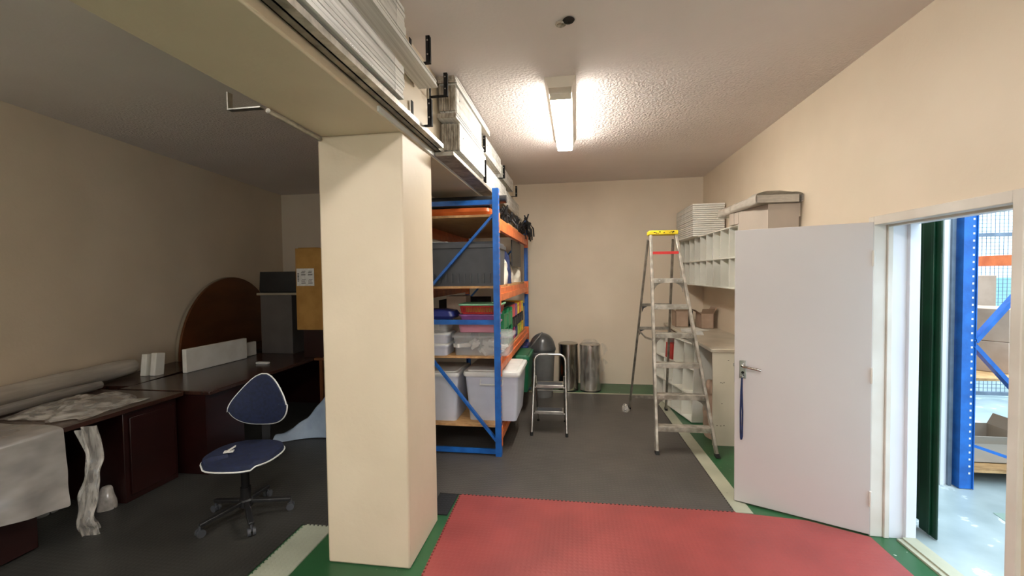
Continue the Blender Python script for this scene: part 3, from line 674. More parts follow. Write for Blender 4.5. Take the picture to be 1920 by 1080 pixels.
# ------------------------------------------------------------------ step ladder
lad = thing('step_ladder', 'tall paint spattered aluminium step ladder with yellow top cap', 'ladder', (1.0, 4.2, 0))
def fp(z, s):  # front rail, s=0 left 1 right
    k = z/2.16; xl = .745+(.785-.745)*k; xr = 1.285+(1.035-1.285)*k
    return Vector((xl+(xr-xl)*s, 4.18+.57*k, z))
def bp_(z, s):
    k = z/2.13; xl = .655+(.775-.655)*k; xr = 1.10+(1.03-1.10)*k
    return Vector((xl+(xr-xl)*s, 5.56-.75*k, z))
for s in (0, 1):
    d = Vector((0, .57, 2.16)).normalized()
    b = MB().bar(fp(.012, s), fp(2.12, s), .026, .062, up=(0,1,0)).build('front_rail', 'alu', lad, bevel=.003)
    MB().bar(fp(.0, s)+Vector((0,0,.001)), fp(.035, s), .034, .072, up=(0,1,0)).build('rubber_foot', 'rubber', lad)
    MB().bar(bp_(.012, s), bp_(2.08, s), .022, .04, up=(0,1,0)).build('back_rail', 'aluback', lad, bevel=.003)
    MB().bar(bp_(.001, s), bp_(.035, s), .03, .048, up=(0,1,0)).build('rubber_foot', 'rubber', lad)
    pz = fp(1.05, s); q = bp_(1.06, s); mid = (pz+q)/2+Vector((0,0,-.03))
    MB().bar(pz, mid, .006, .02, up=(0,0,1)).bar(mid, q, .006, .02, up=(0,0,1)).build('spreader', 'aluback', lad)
for i, z in enumerate((.254, .54, .83, 1.116, 1.396, 1.662)):
    a, c = fp(z, 0), fp(z, 1); a.x += .012; c.x -= .012
    s = MB().box((a.x, a.y-.030, z-.004), (c.x, a.y+.06, z+.004)).box((a.x, a.y-.034, z-.042), (c.x, a.y-.029, z+.006)).box((a.x, a.y+.055, z-.02), (c.x, a.y+.06, z)).build('step', 'alu', lad, bevel=.002)
    b = MB()
    for x in (a.x+.02, a.x+.06, c.x-.06, c.x-.02): b.tube([(x, a.y-.038, z-.018), (x, a.y-.033, z-.018)], .007, 8)
    b.build('rivet', 'steel', s)
    if i in (1, 3, 5):
        for sg, x in ((1, a.x), (-1, c.x)):
            P = [(0, -.005), (.10, -.005)] + [(.10-.095*math.sin(k*PI/12)*1.0, -.005-.095*(1-math.cos(k*PI/12))) for k in range(1, 7)] + [(0, -.10)]
            m = Matrix.Translation((x, a.y-.026, z-.036)) @ Matrix(((sg,0,0,0),(0,0,1,0),(0,1,0,0),(0,0,0,1)))
            MB().prism(P, 0, .004, m).build('gusset', 'aluback', s)
a, c = fp(1.93, 0), fp(1.93, 1); MB().box((a.x+.012, a.y-.034, 1.918), (c.x-.012, a.y-.028, 1.946)).build('red_brace', 'redpaint', lad)['label'] = 'red painted top brace'
a, c = fp(2.13, 0), fp(2.13, 1)
MB().box((a.x-.02, 4.70, 2.125), (c.x+.02, 4.86, 2.17)).build('top_cap', 'yellowcap', lad, bevel=.008)['label'] = 'worn yellow plastic cap'
b = MB(); rr = random.Random(4)
for k in range(11):
    x = a.x+.01+rr.random()*(c.x-a.x-.03); z = 2.135+rr.random()*.022; b.box((x, 4.6985, z), (x+rr.uniform(.006,.02), 4.6995, z+rr.uniform(.004,.01)))
b.build('cap_marks', 'blackm', lad)
for z in (1.36, 1.08, .18):
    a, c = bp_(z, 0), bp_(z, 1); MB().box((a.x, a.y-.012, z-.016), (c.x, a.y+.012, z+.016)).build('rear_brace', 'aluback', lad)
for k, z in enumerate((1.36, 1.08)):
    a = bp_(z, 0); P = [(0, 0), (.06, 0), (.02, -.02), (0, -.07)]
    MB().prism(P, 0, .005, Matrix.Translation((a.x+.01, a.y-.018, z-.016)) @ Matrix(((1,0,0,0),(0,0,1,0),(0,1,0,0),(0,0,0,1)))).build('gusset', 'blackp', lad)
cloth_lump('plastic_scrap', 'crumpled clear plastic scrap at the ladder rear foot', 'plastic scrap', .60, 5.45, .009, .10, .12, .09, 'film', 3, .02, 10)

# ------------------------------------------------------------------ pigeonhole unit on the right wall
def pigeon(name, label, cat, m, L, D, H, rows, cols, mat, parts=True):
    """m: local frame with x along the unit, y depth (0 open front), z up"""
    t = thing(name, label, cat, tuple(m.translation))
    e = .012
    def B(a, b): return MB().box(a, b, m)
    MB().box((0,0,0),(L,D,e),m).build('bottom_panel', mat, t)
    MB().box((0,0,H-e),(L,D,H),m).build('top_panel', mat, t)
    for x in (0, L-e): MB().box((x,0,e),(x+e,D,H-e),m).build('side_panel', mat, t)
    MB().box((e,D-.006,e),(L-e,D,H-e),m).build('back_panel', mat, t)
    for r in range(1, rows): MB().box((e,.0,H*r/rows-e/2),(L-e,D-.006,H*r/rows+e/2),m).build('shelf', mat, t)
    for k in range(1, cols):
        x = L*k/cols
        for r in range(rows):
            MB().box((x-.005,.002,H*r/rows+(e if r == 0 else e/2)+.0005),(x+.005,D-.007,H*(r+1)/rows-(e if r == rows-1 else e/2)-.0005),m).build('divider', mat, t)
    return t
# local x -> world +y, local y -> world +x
def frame(o, ang=0, tilt=0):
    return Matrix.Translation(o) @ Matrix.Rotation(ang, 4, 'Z') @ Matrix(((0,1,0,0),(1,0,0,0),(0,0,1,0),(0,0,0,1))) @ Matrix.Rotation(tilt, 4, 'X')
PY0, PY1, PZ0, PZ1 = 4.44, 6.78, 1.552, 2.185
pigeon('pigeonhole_unit', 'white two row pigeonhole unit mounted on the right wall', 'pigeonhole unit', frame((1.552, PY0, PZ0)), PY1-PY0, XR-1.552-.001, PZ1-PZ0, 2, 9, 'white')
dyc = (PY1-PY0)/9
for k, (lab, w, h, n) in {2: ('small stack of cards in the upper pigeonhole third from the door', .11, .03, 5), 3: ('grey packet leaning in the upper pigeonhole fourth from the door', .10, .16, 1), 5: ('low stack of booklets in the upper pigeonhole sixth from the door', .12, .06, 6)}.items():
    y0 = PY0+dyc*k+.03; z0 = PZ0+(PZ1-PZ0)/2+.0065
    b = MB()
    for j in range(n): b.box((1.58+.004*(j % 3), y0+.003*(j % 2), z0+h*j/n), (1.76, y0+w, z0+h*(j+.8)/n))
    single(b, 'booklet_stack', 'paper', lab, 'papers')
# stack of white sheets on the pigeonholes
def sheet_stack(name, label, x0, x1, y0, y1, z0, n, th, mat, grp=None):
    rr = random.Random(n)
    t = thing(name, label, 'sheet stack', (x0, y0, z0), 0, grp)
    for k in range(n):
        j = rr.uniform(-.004, .004); MB().box((x0+j, y0+j, z0+k*th), (x1+j, y1+j, z0+(k+.8)*th)).build('sheet', mat, t)
sheet_stack('foamboard_stack', 'tall stack of white foam sheets on top of the pigeonhole unit', 1.47+.01, 1.865, 5.80, 6.70, PZ1+.001, 16, .0262, 'foam')
# grey laminate carcass with bubble wrapped top
t = thing('drawer_carcass', 'grey laminate carcass standing on the pigeonhole unit near the doorway', 'cabinet', (1.5, 4.0, PZ1))
z0, z1 = PZ1+.002, 2.30
MB().box((1.625, 3.97, z0-.1), (1.868, 3.99, z1)).build('front_panel', 'greylam', t)
MB().box((1.868, 3.97, z0), (1.880, 4.62, z1)).build('side_panel', 'greylam', t)
MB().box((1.53, 4.50, z0), (1.868, 4.62, z1)).build('back_block', 'greylam', t)
MB().bar((1.632, 3.99, (z0+z1)/2-.05), (1.556, 4.425, (z0+z1)/2-.05), .014, z1-z0+.1, up=(0,0,1)).build('side_panel', 'greylam', t)
MB().bar((1.555, 4.43, (z0+z1)/2), (1.542, 4.50, (z0+z1)/2), .014, z1-z0, up=(0,0,1)).build('side_block', 'greylam', t)
def bub(u, v):
    # wrapped slab: closed loop cross-section (u) swept along v from right/near to left/far
    a = 2*PI*u; P0 = Vector((1.70, 3.93, 2.345)); P1 = Vector((1.70, 4.95, 2.345))
    c = P0.lerp(P1, v); hw = .19; hh = .052
    sx = math.copysign(abs(math.cos(a))**.35, math.cos(a)); sz = math.copysign(abs(math.sin(a))**.5, math.sin(a))
    p = c+Vector((sx*hw, 0, sz*hh)); p += noise.noise_vector(p*9)*.014; p.z = max(p.z, 2.302); p.x = min(p.x, 1.885); return p
b = MB(); b.grid(bub, 40, 36); b.box((1.53, 3.95, 2.31), (1.86, 4.93, 2.375))
single(b, 'wrapped_slab', 'bubble', 'bubble wrapped slab lying on the grey carcass by the right wall', 'wrapped slab')

# counter and cupboard end
t = thing('counter', 'cream counter with worn laminate top along the right wall', 'counter', (1.33, 4.47, 0))
CY0, CZ = 4.47, .965
MB().box((1.315, CY0-.01, CZ-.035), (XR-.001, 6.80, CZ)).build('counter_top', 'counter', t, bevel=.006)
MB().box((1.33, CY0, .001), (XR-.001, CY0+.02, CZ-.036)).build('end_panel', 'cupb', t)
MB().box((1.60, CY0+.02, .001), (1.62, 6.78, CZ-.036)).build('back_panel', 'greylam', t)
b = MB()
for (x, z) in ((1.40, .63), (1.415, .625), (1.43, .632), (1.41, .42), (1.47, .85), (1.365, .20), (1.40,.198),(1.43,.202)): b.box((x, CY0-.001, z), (x+.012, CY0, z+.005))
b.build('scuff', 'hole', t)
# boxes and papers on the counter
def open_box(x0, x1, y0, y1, z0, h, mat, label, flap=.07):
    t = thing('cardboard_box', label, 'box', ((x0+x1)/2, (y0+y1)/2, z0)); e = .004
    b = MB(); b.box((x0,y0,z0),(x1,y1,z0+e)); b.box((x0,y0,z0),(x0+e,y1,z0+h)); b.box((x1-e,y0,z0),(x1,y1,z0+h)); b.box((x0,y0,z0),(x1,y0+e,z0+h)); b.box((x0,y1-e,z0),(x1,y1,z0+h)); b.build('body', mat, t)
    MB().bar(((x0+x1)/2, y0, z0+h), ((x0+x1)/2, y0-flap*.6, z0+h+flap*.7), x1-x0, .003).build('flap', mat, t)
    MB().bar((x0, (y0+y1)/2, z0+h), (x0-flap*.7, (y0+y1)/2, z0+h+flap*.5), y1-y0, .003).build('flap', mat, t)
    MB().bar((x1, (y0+y1)/2, z0+h), (x1+flap*.4, (y0+y1)/2, z0+h+flap*.8), y1-y0, .003).build('flap', mat, t)
CZ += .001
open_box(1.37, 1.54, 6.25, 6.50, CZ, .22, 'cardb', 'open cardboard box on the counter behind the ladder')
open_box(1.66, 1.82, 6.08, 6.35, CZ, .20, 'cardb', 'open brown box with raised flaps on the counter by the wall', .10)
single(MB().box((1.60, 6.36, CZ), (1.625, 6.60, CZ+.22)), 'ring_binder', 'blackp', 'black file standing between the two counter boxes', 'binder')
b = MB()
for k in range(6): b.box((1.33+.005*(k%2), 5.45+.012*k, CZ+.006*k), (1.52, 5.75+.01*k, CZ+.006*k+.005))
single(b, 'paper_stack', 'paper', 'loose papers on the counter edge behind the ladder', 'papers')
single(MB().bar((1.60, 5.80, CZ+.006), (1.52, 6.06, CZ+.012), .18, .006), 'card_sheet', 'foam', 'white card sheet lying on the counter before the open boxes', 'sheet')
# second pigeonhole unit dumped on its end, leaning at the counter
PM = Matrix.Translation((1.29, 5.10, .012)) @ Matrix.Rotation(math.radians(12), 4, 'Z') @ Matrix.Rotation(math.radians(3), 4, 'Y') @ Matrix(((0,1,0,0),(1,0,0,0),(0,0,1,0),(0,0,0,1)))
pigeon('pigeonhole_unit', 'loose white pigeonhole unit leaning below the counter behind the ladder', 'pigeonhole unit', PM, 1.10, .24, .895, 3, 4, 'white')
t = thing('red_box', 'small red box in the top row of the leaning pigeonhole unit', 'box', (1.25, 5.6, .61))
MB().box((.60, .004, .604), (.80, .16, .80), PM).build('body', 'redp', t, bevel=.003)
cloth_lump('plastic_bag', 'crumpled grey and brown bag under the counter beside the end panel', 'bag', 1.43, 4.76, .001, .20, .40, .58, 'cardb', 21, .05)

# ------------------------------------------------------------------ the yard beyond the doorway
struct(MB().box((XR+WT, -1.5, -.1), (12, 14, -.001)), 'floor', 'yard')
struct(MB().prism([(2.9, 3.45), (6, 3.45), (6, .6), (2.75, 2.6)][::-1], 0, .002), 'trim_8', 'yardgreen')
t = thing('sliding_gate', 'dark green steel sliding gate standing open outside the door', 'gate', (2.25, 3.03, 0))
MB().box((2.250, 3.045, .002), (2.262, 3.19, 2.45)).box((2.251, 3.19, .05), (2.28, 4.6, 2.4)).build('gate_leaf', 'gate', t, bevel=.006)
MB().box((2.236, 3.085, .012), (2.2495, 3.105, 2.44)).build('edge_strip', 'gate', t, bevel=.003)
# white framed post left of the rack
t = thing('white_post', 'white steel post beside the blue rack upright outside', 'post', (2.84, 3.95, 0))
MB().box((2.865, 3.85, 0), (2.89, 3.90, 3.0)).box((2.89, 3.87, 0), (2.92, 3.89, 3.0)).build('channel', 'reveal', t)
MB().box((2.92, 3.85, 0), (2.945, 3.90, 3.0)).build('inner_channel', 'mesh', t)
# blue storage rack
t = thing('pallet_rack', 'tall blue and orange pallet rack outside the doorway with cartons', 'rack', (3.0, 3.83, 0))
for x in (3.015, 3.985):
    b = MB().box((x-.055, 3.80, .004), (x+.03, 3.806, 4.2)).box((x-.055, 3.806, .004), (x-.049, 3.87, 4.2)).box((x+.03, 3.79, .004), (x+.036, 3.87, 4.2))
    p = b.build('upright', 'blue', t)
    b = MB()
    for k in range(70): b.box((x+.005, 3.7985, .12+k*.055), (x+.018, 3.7999, .135+k*.055))
    b.build('slots', 'paper', p)
    MB().box((x-.055, 6.3, .004), (x+.03, 6.36, 4.2)).build('upright', 'blue', t)
for a, c in (((3.03, 1.15), (3.97, 2.38)), ((3.03, 1.15), (3.97, -.0+.03)), ((3.03, .36), (3.97, -.0+.02))):
    pass
MB().bar((3.05, 3.815, 1.16), (3.95, 3.815, 2.34), .03, .05, up=(0,1,0)).build('brace', 'blue', t)
MB().bar((3.05, 3.817, 1.13), (3.95, 3.817, .03), .03, .05, up=(0,1,0)).build('brace', 'blue', t)
MB().bar((3.05, 3.845, .345), (3.95, 3.845, -.02+.05), .02, .04, up=(0,1,0)).build('brace', 'blue', t)
for z in (1.80, .80, .06):
    for x in (3.02, 3.985): MB().box((x-.02, 3.88, z-.05), (x+.02, 6.3, z+.05)).build('beam', 'orange', t, bevel=.003)
for z, in ((.855,), (.115,)):
    MB().box((3.05, 3.9, z-.02), (3.96, 6.28, z)).build('shelf_board', 'board', t)
CM = Matrix.Translation((3.50, 4.06, 0)) @ Matrix.Rotation(math.radians(38), 4, 'Z')
single(MB().box((0, 0, .857), (.42, .34, 1.115), CM), 'carton', 'cardb', 'lower brown carton on the shelf outside', 'box', bevel=.004)
single(MB().box((0, 0, 1.118), (.42, .34, 1.39), CM), 'carton', 'cardb', 'upper brown carton stacked on the shelf outside', 'box', bevel=.004)
single(MB().box((3.50, 4.68, .857), (3.92, 5.0, 1.66)), 'carton', 'cardb', 'tall carton behind the stacked ones outside', 'box', bevel=.004)
open_box(3.10, 3.80, 4.05, 4.6, .118, .16, 'greylam', 'open white topped carton on the lowest outdoor shelf', .12)
single(MB().box((3.62, 3.93, .118), (3.92, 4.03, .26)), 'carton', 'cardb', 'flat taped carton lowest on the outdoor rack', 'box')
# mesh fence
t = thing('mesh_fence', 'galvanised wire mesh fence behind the outdoor rack', 'fence', (4.4, 6.6, 0))
b = MB()
for k in range(64): b.box((2.7+k*.05, 6.60, .05), (2.7+k*.05+.005, 6.605, 3.2))
for k in range(62): b.box((2.7, 6.606, .07+k*.05), (5.9, 6.610, .07+k*.05+.005))
b.build('wire_mesh', 'mesh', t)
for x in (2.7, 4.3, 5.88): MB().box((x, 6.58, 0), (x+.04, 6.62, 3.25)).build('post', 'mesh', t)
for z in (.03, 1.0, 2.15, 3.2): MB().box((2.7, 6.575, z), (5.9, 6.615, z+.045)).build('rail', 'mesh', t)
struct(MB().box((1.9, 12.0, 0), (12, 12.1, 1.5)), 'wall_yard', 'teal')
t = thing('air_vent', 'white louvred unit seen through the mesh fence', 'vent', (5.6, 9.0, 0))
MB().box((5.1, 9, .0), (6.0, 9.3, .62)).build('body', 'reveal', t, bevel=.02)
b = MB()
for k in range(8): b.box((5.15, 8.99, .10+k*.05), (5.95, 8.999, .12+k*.05))
b.build('grille', 'greyp', t)

# ------------------------------------------------------------------ left bay: desks
HD = .75
t = thing('desk', 'dark mahogany desk with a plastic covered end at the lower left', 'desk', (-3.4, 2.5, 0))
MB().box((-4.20, 1.0, HD-.035), (-3.36, 3.22, HD)).build('desk_top', 'mahogtop', t, bevel=.006)
pz = MB().box((-4.15, 1.25, .02), (-3.42, 2.22, HD-.037)).build('drawer_pedestal', 'mahog', t, bevel=.004)
MB().box((-4.18, 2.76, .01), (-3.42, 3.20, HD-.037)).build('far_pedestal', 'mahog', t, bevel=.004)
MB().box((-4.18, 2.222, .15), (-4.15, 2.758, HD-.037)).build('modesty_panel', 'mahog', t)
MB().box((-3.417, 2.80, .06), (-3.405, 3.17, .66)).build('pedestal_door', 'mahog', t, bevel=.003)
t = thing('desk', 'long dark desk behind the blue chair running towards the back', 'desk', (-3.2, 4.0, 0))
MB().box((-4.05, 3.25, HD-.035), (-3.14, 5.42, HD)).build('desk_top', 'mahogtop', t, bevel=.006)
MB().box((-4.03, 3.27, .01), (-3.20, 3.31, HD-.037)).build('end_panel', 'mahog', t)
MB().box((-4.03, 3.32, .01), (-3.22, 3.72, HD-.037)).build('drawer_pedestal', 'mahog', t)
MB().box((-4.03, 3.74, .25), (-3.95, 5.40, HD-.037)).build('modesty_panel', 'mahog', t)
MB().box((-4.03, 5.35, .01), (-3.20, 5.40, HD-.037)).build('end_panel', 'mahog', t)
b = MB().box((-3.135, 4.74, HD-.03), (-2.55, 5.42, HD)); t = thing('side_table', 'small brown table joined beside the desk near the column', 'table', (-2.9, 5.0, 0))
b.build('table_top', 'walnut', t, bevel=.004)
for x in (-3.06, -2.60):
    for y in (4.78, 5.36): MB().box((x-.02, y-.02, 0), (x+.02, y+.02, HD-.031)).build('leg', 'walnut', t)
# low credenza along the skew left wall
def lbox(mb, s0, s1, t0, t1, z0, z1):
    return mb.prism([tuple(LW(s, t_, 0))[:2] for s, t_ in ((s0,t0),(s0,t1),(s1,t1),(s1,t0))], z0, z1)
t = thing('credenza', 'low dark credenza against the left wall behind the desks', 'cabinet', tuple(LW(4.5, .2, 0)))
lbox(MB(), 3.32, 6.5, .01, .50, HD-.035, HD-.002).build('credenza_top', 'mahogtop', t)
lbox(MB(), 3.36, 6.46, .02, .47, .01, HD-.037).build('carcass', 'mahog', t)
# half round table top standing against the wall
b = MB(); Rr_ = .99; s0 = 5.42; ring = []
for k in range(41):
    a = PI*k/40; ring.append((s0+Rr_*math.cos(a), HD+.0+Rr_*math.sin(a)))
def halfdisc(t0, t1, R, mb):
    f = [LW(s0+R*math.cos(PI*k/40), t0, HD+.0005+R*math.sin(PI*k/40)) for k in range(41)]; g = [LW(s0+R*math.cos(PI*k/40), t1, HD+.0005+R*math.sin(PI*k/40)) for k in range(41)]
    vf = [mb.bm.verts.new(p) for p in f]; vg = [mb.bm.verts.new(p) for p in g]
    mb.bm.faces.new(vf); mb.bm.faces.new(vg[::-1]); n = len(vf)
    for i in range(n): mb.bm.faces.new((vf[i], vf[(i+1)%n], vg[(i+1)%n], vg[i]))
    return mb
t = thing('round_table_top', 'half round brown table top standing upright against the left wall', 'table top', tuple(LW(s0, .1, HD)))
halfdisc(.060, .085, Rr_-.006, MB()).build('veneer_face', 'walnut', t); halfdisc(.030, .0595, Rr_, MB()).build('edge_band', 'lightedge', t)
# white slabs on the desk
def slab(label, P, Q, th, h, z, mat='foam', name='white_slab', lean=0):
    P, Q = Vector((P[0], P[1], z)), Vector((Q[0], Q[1], z)); d = (Q-P); L = d.length; ang = math.atan2(d.y, d.x)
    m = Matrix.Translation(P) @ Matrix.Rotation(ang, 4, 'Z') @ Matrix.Rotation(lean, 4, 'X')
    return single(MB().box((0, 0, 0), (L, th, h), m), name, mat, label, 'board', bevel=.006)
slab('long white slab standing on edge on the dark desk', (-3.985, 3.86), (-3.96, 4.66), .05, .245, HD+.001)
slab('smaller white slab behind the long one, peeking out at its right end', (-4.035, 4.02), (-4.02, 4.86), .035, .20, HD+.001) if False else None
slab('short white slab behind the long slab on the dark desk', (-4.045, 3.92), (-4.03, 4.90), .035, .17, HD+.001)
slab('left one of two white blocks at the wall end of the desks', (-4.36, 3.70), (-4.30, 3.70), .10, .22, HD-.001, 'foam', 'white_block', -.12)
slab('right one of two white blocks at the wall end of the desks', (-4.27, 3.72), (-4.21, 3.72), .10, .23, HD-.001, 'foam', 'white_block', -.12)
single(MB().rbox([(-3.52,4.37,.15,.05,HD+.001),(-3.52,4.37,.16,.06,HD+.012),(-3.52,4.37,.15,.05,HD+.022)], .02), 'remote_control', 'whitep', 'small white remote lying on the dark desk', 'remote')
# grey cabinet, shelf and dark machine
t = thing('hutch_cabinet', 'dark hutch with a grey door and shelf board standing on the desk', 'cabinet', (-3.6, 5.2, HD))
Z = HD+.001
MB().box((-4.02, 4.98, Z), (-3.58, 5.36, 1.50)).build('grey_unit', 'greymetal', t, bevel=.004)
MB().box((-3.577, 5.30, Z), (-2.70, 5.36, 1.50)).build('brown_panel', 'walnut', t)
MB().box((-4.04, 4.94, 1.502), (-3.375, 5.37, 1.53)).build('shelf_board', 'lightedge', t)
single(MB().rbox([(-3.71,5.15,.62,.36,1.532),(-3.71,5.15,.64,.38,1.56),(-3.71,5.15,.62,.36,1.80)], .03), 'printer', 'blackp', 'black boxy machine on the hutch shelf', 'printer')
single(MB().box((-3.30, 4.80, Z), (-2.66, 5.28, 1.085)), 'wooden_stand', 'mahog', 'dark wooden stand under the labelled carton', 'stand')
t = thing('carton', 'tall brown carton with a white label partly behind the column', 'box', (-3.0, 5.0, 1.087))
cb = MB().box((-3.36, 4.76, 1.087), (-2.62, 5.26, 2.075)).build('body', 'card', t, bevel=.006)
MB().box((-3.345, 4.80, 2.0755), (-3.1, 5.1, 2.085)).build('flap', 'card', t)
lb = MB().box((-3.345, 4.757, 1.62), (-3.115, 4.7595, 1.83)).build('label', 'paper', t, bevel=.001)
b = MB()
for k in range(6): b.box((-3.333, 4.7562, 1.675+k*.018), (-3.312, 4.7568, 1.686+k*.018))
for cx in (-3.255, -3.165):
    for cz in (1.675, 1.775): b.box((cx-.028, 4.7562, cz-.025), (cx+.028, 4.7568, cz-.015)); b.box((cx-.028, 4.7562, cz+.0), (cx+.02, 4.7568, cz+.008)); b.box((cx-.02, 4.7562, cz+.02), (cx+.028, 4.7568, cz+.026))
b.build('label_print', 'ink', t)

# rolls of bubble wrap along the wall
def roll(label, s0, s1, t_, z, r, mat, seed):
    A, B = LW(s0, t_, z), LW(s1, t_, z); pts = []; rad = []
    for k in range(25):
        p = A.lerp(B, k/24); p += noise.noise_vector(p*2.3+Vector((seed,0,0)))*.015; pts.append(p); rad.append(r*(1+.10*noise.noise(p*4)) * (.92 if k in (0, 24) else 1))
    return single(MB().tube(pts, rad, 14), 'bubble_wrap_roll', mat, label, 'roll')
roll('long pale bubble wrap roll lying against the left wall', 1.4, 3.75, .13, HD+.095, .085, 'bubble', 1)
single(MB().prism([(-4.203, 1.05), (-4.203, 3.20), tuple(LW(3.26, .004, 0))[:2], tuple(LW(1.06, .004, 0))[:2]], HD-.022, HD-.001), 'wall_ledge', 'mahogtop', 'dark ledge board between the desk and the left wall', 'ledge')
roll('thin cloudy plastic roll in front of the bubble wrap roll', 1.6, 3.2, .33, HD+.045, .038, 'filmd', 8)
# loose plastic film on the desk
def heap(name, label, cx, cy, w, d, h, z0, ang, mat, seed):
    m = Matrix.Translation((cx, cy, 0)) @ Matrix.Rotation(ang, 4, 'Z')
    def fn(u, v):
        x = (u-.5)*w; y = (v-.5)*d; q = noise.noise(Vector((x*5+seed, y*7, 1)))
        e = (1-abs(2*u-1)**3)*(1-abs(2*v-1)**3)
        p = m @ Vector((x*(1+.15*noise.noise(Vector((v*4, seed, 0)))), y*(1+.35*noise.noise(Vector((u*5, seed, 2)))), z0+.004+e*h*(.55+.6*abs(q)+.35*abs(noise.noise(Vector((x*17, y*15, seed))))))); return p
    return single(MB().grid(fn, 44, 30), name, mat, label, 'plastic film', sub=1)
heap('plastic_film', 'crumpled clear plastic film heaped on the desk at lower left', -3.74, 2.71, .62, .56, .10, HD+.002, .10, 'film', 3)
# plastic cover draped over the near pedestal
def cover(u, v):
    # u across (y), v from back of top, over the edge and down the front
    y = 1.15+1.17*u; n = noise.noise(Vector((y*6, v*5, 2)))
    if v < .35: x = -3.88+.52*v/.35; z = HD+.012+.012*n+.01
    else:
        k = (v-.35)/.65; x = -3.345+.012+.03*k+.035*n*k; z = HD+.01-(.30+.22*u)*k
    return Vector((x, y, z))
o = single(MB().grid(cover, 36, 40), 'plastic_cover', 'filmd', 'cloudy plastic cover draped over the near desk end', 'plastic cover', sub=1)
def hang(u, v):
    y = 2.345+.13*u+.03*math.sin(v*6); x = -3.29+.04*math.sin(u*9+v*3)+.05*v; z = .72*(1-v)+.01+.0*u; q = Vector((x, y, z)); return q+noise.noise_vector(q*9)*.03*(v*.8+.2)*(1 if z > .08 else .2)
single(MB().grid(hang, 16, 40), 'plastic_film', 'film', 'clear plastic film hanging to the floor at the knee hole', 'plastic film', sub=1)
cloth_lump('white_bag', 'small white bag in the dark knee hole under the desk', 'bag', -3.50, 2.69, .009,   .12, .12, .17, 'filmd', 31, .02, 12)
cloth_lump('grey_bag', 'grey bag in the shadow deep in the knee hole', 'bag', -3.95, 2.56, .009, .25, .25, .40, 'bing', 37, .03, 12)

# blue grey padded cover heaped under the desk by the column
def pad(u, v):
    # u: along from left/low to right/high ; v: front to back
    x = -3.12+.78*u; k = u*u*(3-2*u)
    zt = .06+.62*k
    if v < .5: y = 3.95+.10*math.sin(u*4)+.25*u+.15*v; z = .012+(zt-.0)*math.sin(v*PI)*1.0
    else: y = 3.95+.10*math.sin(u*4)+.25*u+.075+(v-.5)*.8; z = .012+zt*math.sin(v*PI)**.5
    q = Vector((x, y, z)); n = noise.noise(q*7); q.z = max(.011, q.z+n*.03*math.sin(v*PI)); return q
single(MB().grid(pad, 30, 24), 'padded_cover', 'bluegrey', 'blue grey padded cover heaped on the floor behind the chair', 'cover', solid=.004, sub=1)

# ------------------------------------------------------------------ office chair (faces local -y)
t = thing('office_chair', 'navy swivel office chair with light piping in front of the desks', 'office chair', (-2.36, 2.72, .009), math.radians(8))
def rim(w, d, z, bend, n=40, pw=2.6):
    out = []
    for k in range(n+1):
        a = 2*PI*k/n; x = math.copysign(abs(math.cos(a))**(2/pw), math.cos(a))*w/2; y = math.copysign(abs(math.sin(a))**(2/pw), math.sin(a))*d/2
        out.append((x, y, z+bend*(y/d)*2))
    return out
sr = rim(.48, .45, .455, .0)
b = MB(); sec = []
for sc, dz in ((.86,-.035),(.97,-.02),(1.0,0),(.97,.022),(.80,.036),(.4,.032)):
    sec.append([b.bm.verts.new((x*sc, y*sc, z+dz-(.02 if y < -.18 else 0)*1)) for x, y, z in sr[:-1]])
for p, q in zip(sec, sec[1:]):
    for k in range(len(p)): b.bm.faces.new((p[k], p[(k+1)%len(p)], q[(k+1)%len(p)], q[k]))
b.bm.faces.new(sec[0][::-1]); b.bm.faces.new(sec[-1])
st = b.build('seat', 'navyfab', t, world=False)
MB().tube([(x*1.01, y*1.01, z-.01-(.02 if y < -.18 else 0)) for x, y, z in sr], .0055, 6, caps=False).build('piping', 'whitep', st, world=False)
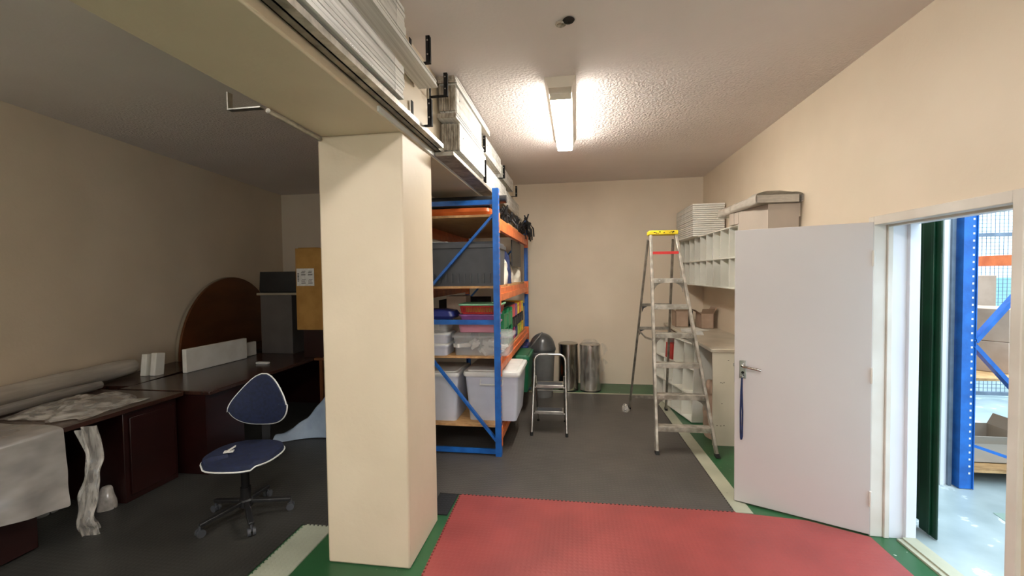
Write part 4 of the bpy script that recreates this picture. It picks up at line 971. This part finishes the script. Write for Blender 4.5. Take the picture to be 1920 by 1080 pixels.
# backrest: curved shell, shoulders rounded with a crest
def back_pt(a, sc=1.0, off=0.0):
    x = math.copysign(abs(math.cos(a))**.8, math.cos(a))*.225*sc; z = math.sin(a)*.165*sc
    if z > 0: z *= 1+.25*math.cos(x*9); x *= 1-.10*(z/.2)**2; z -= .035*(x/.22)**2; z += .02*math.cos((x-.06)*14)
    return Vector((x, .235+off-x*x*1.3, .76+z))
b = MB(); sec = []
for sc, off in ((.85,.028),(.97,.018),(1.0,0),(.97,-.018),(.7,-.028),(.3,-.030)):
    sec.append([b.bm.verts.new(back_pt(2*PI*k/44, sc, off)) for k in range(44)])
for p, q in zip(sec, sec[1:]):
    for k in range(44): b.bm.faces.new((p[k], p[(k+1)%44], q[(k+1)%44], q[k]))
b.bm.faces.new(sec[0][::-1]); b.bm.faces.new(sec[-1])
bk = b.build('backrest', 'navyfab', t, world=False)
MB().tube([back_pt(2*PI*k/44, 1.01, 0) for k in range(45)], .0055, 6, caps=False).build('piping', 'whitep', bk, world=False)
MB().bar((0, .05, .41), (0, .27, .41), .06, .012).bar((0, .27, .405), (0, .275, .74), .06, .012, up=(0,1,0)).build('back_support', 'blackp', t, world=False)
MB().lathe([(.012,.10),(.034,.10),(.034,.22),(.026,.22),(.026,.42),(.07,.42),(.07,.428),(.01,.428)], (0,0,0), 20).build('gas_column', 'blackm', t, world=False)
MB().box((-.11, -.10, .40), (.11, .10, .419)).tube([(.08, .03, .405), (.22, .05, .40)], .006, 8).build('mechanism', 'blackp', t, world=False)
MB().lathe([(.01,.085),(.045,.085),(.045,.125),(.03,.14),(.01,.14)], (0,0,0), 20).build('hub', 'blackp', t, world=False)
for k in range(5):
    a = 2*PI*k/5+.35; c_, s_ = math.cos(a), math.sin(a)
    lg = MB().bar((c_*.03, s_*.03, .115), (c_*.29, s_*.29, .078), .036, .026).build('leg', 'blackp', t, world=False, bevel=.006)
    x, y = c_*.285, s_*.285
    MB().tube([(x-s_*.024, y+c_*.024, .026), (x-s_*.006, y+c_*.006, .026)], .026, 14).tube([(x+s_*.006, y-c_*.006, .026), (x+s_*.024, y-c_*.024, .026)], .026, 14).tube([(x, y, .03), (x, y, .075)], .008, 8).build('caster', 'greyp', lg, world=False)

MS = Matrix.Translation((-2.43, 2.66, .503)) @ Matrix.Rotation(.5, 4, 'Z')
single(MB().box((-.03, -.02, 0), (.03, .02, .006), MS).bar((-2.44, 2.66, .509), (-2.40, 2.69, .535), .03, .004), 'paper_scrap', 'paper', 'small crumpled white paper scrap lying on the chair seat', 'paper')
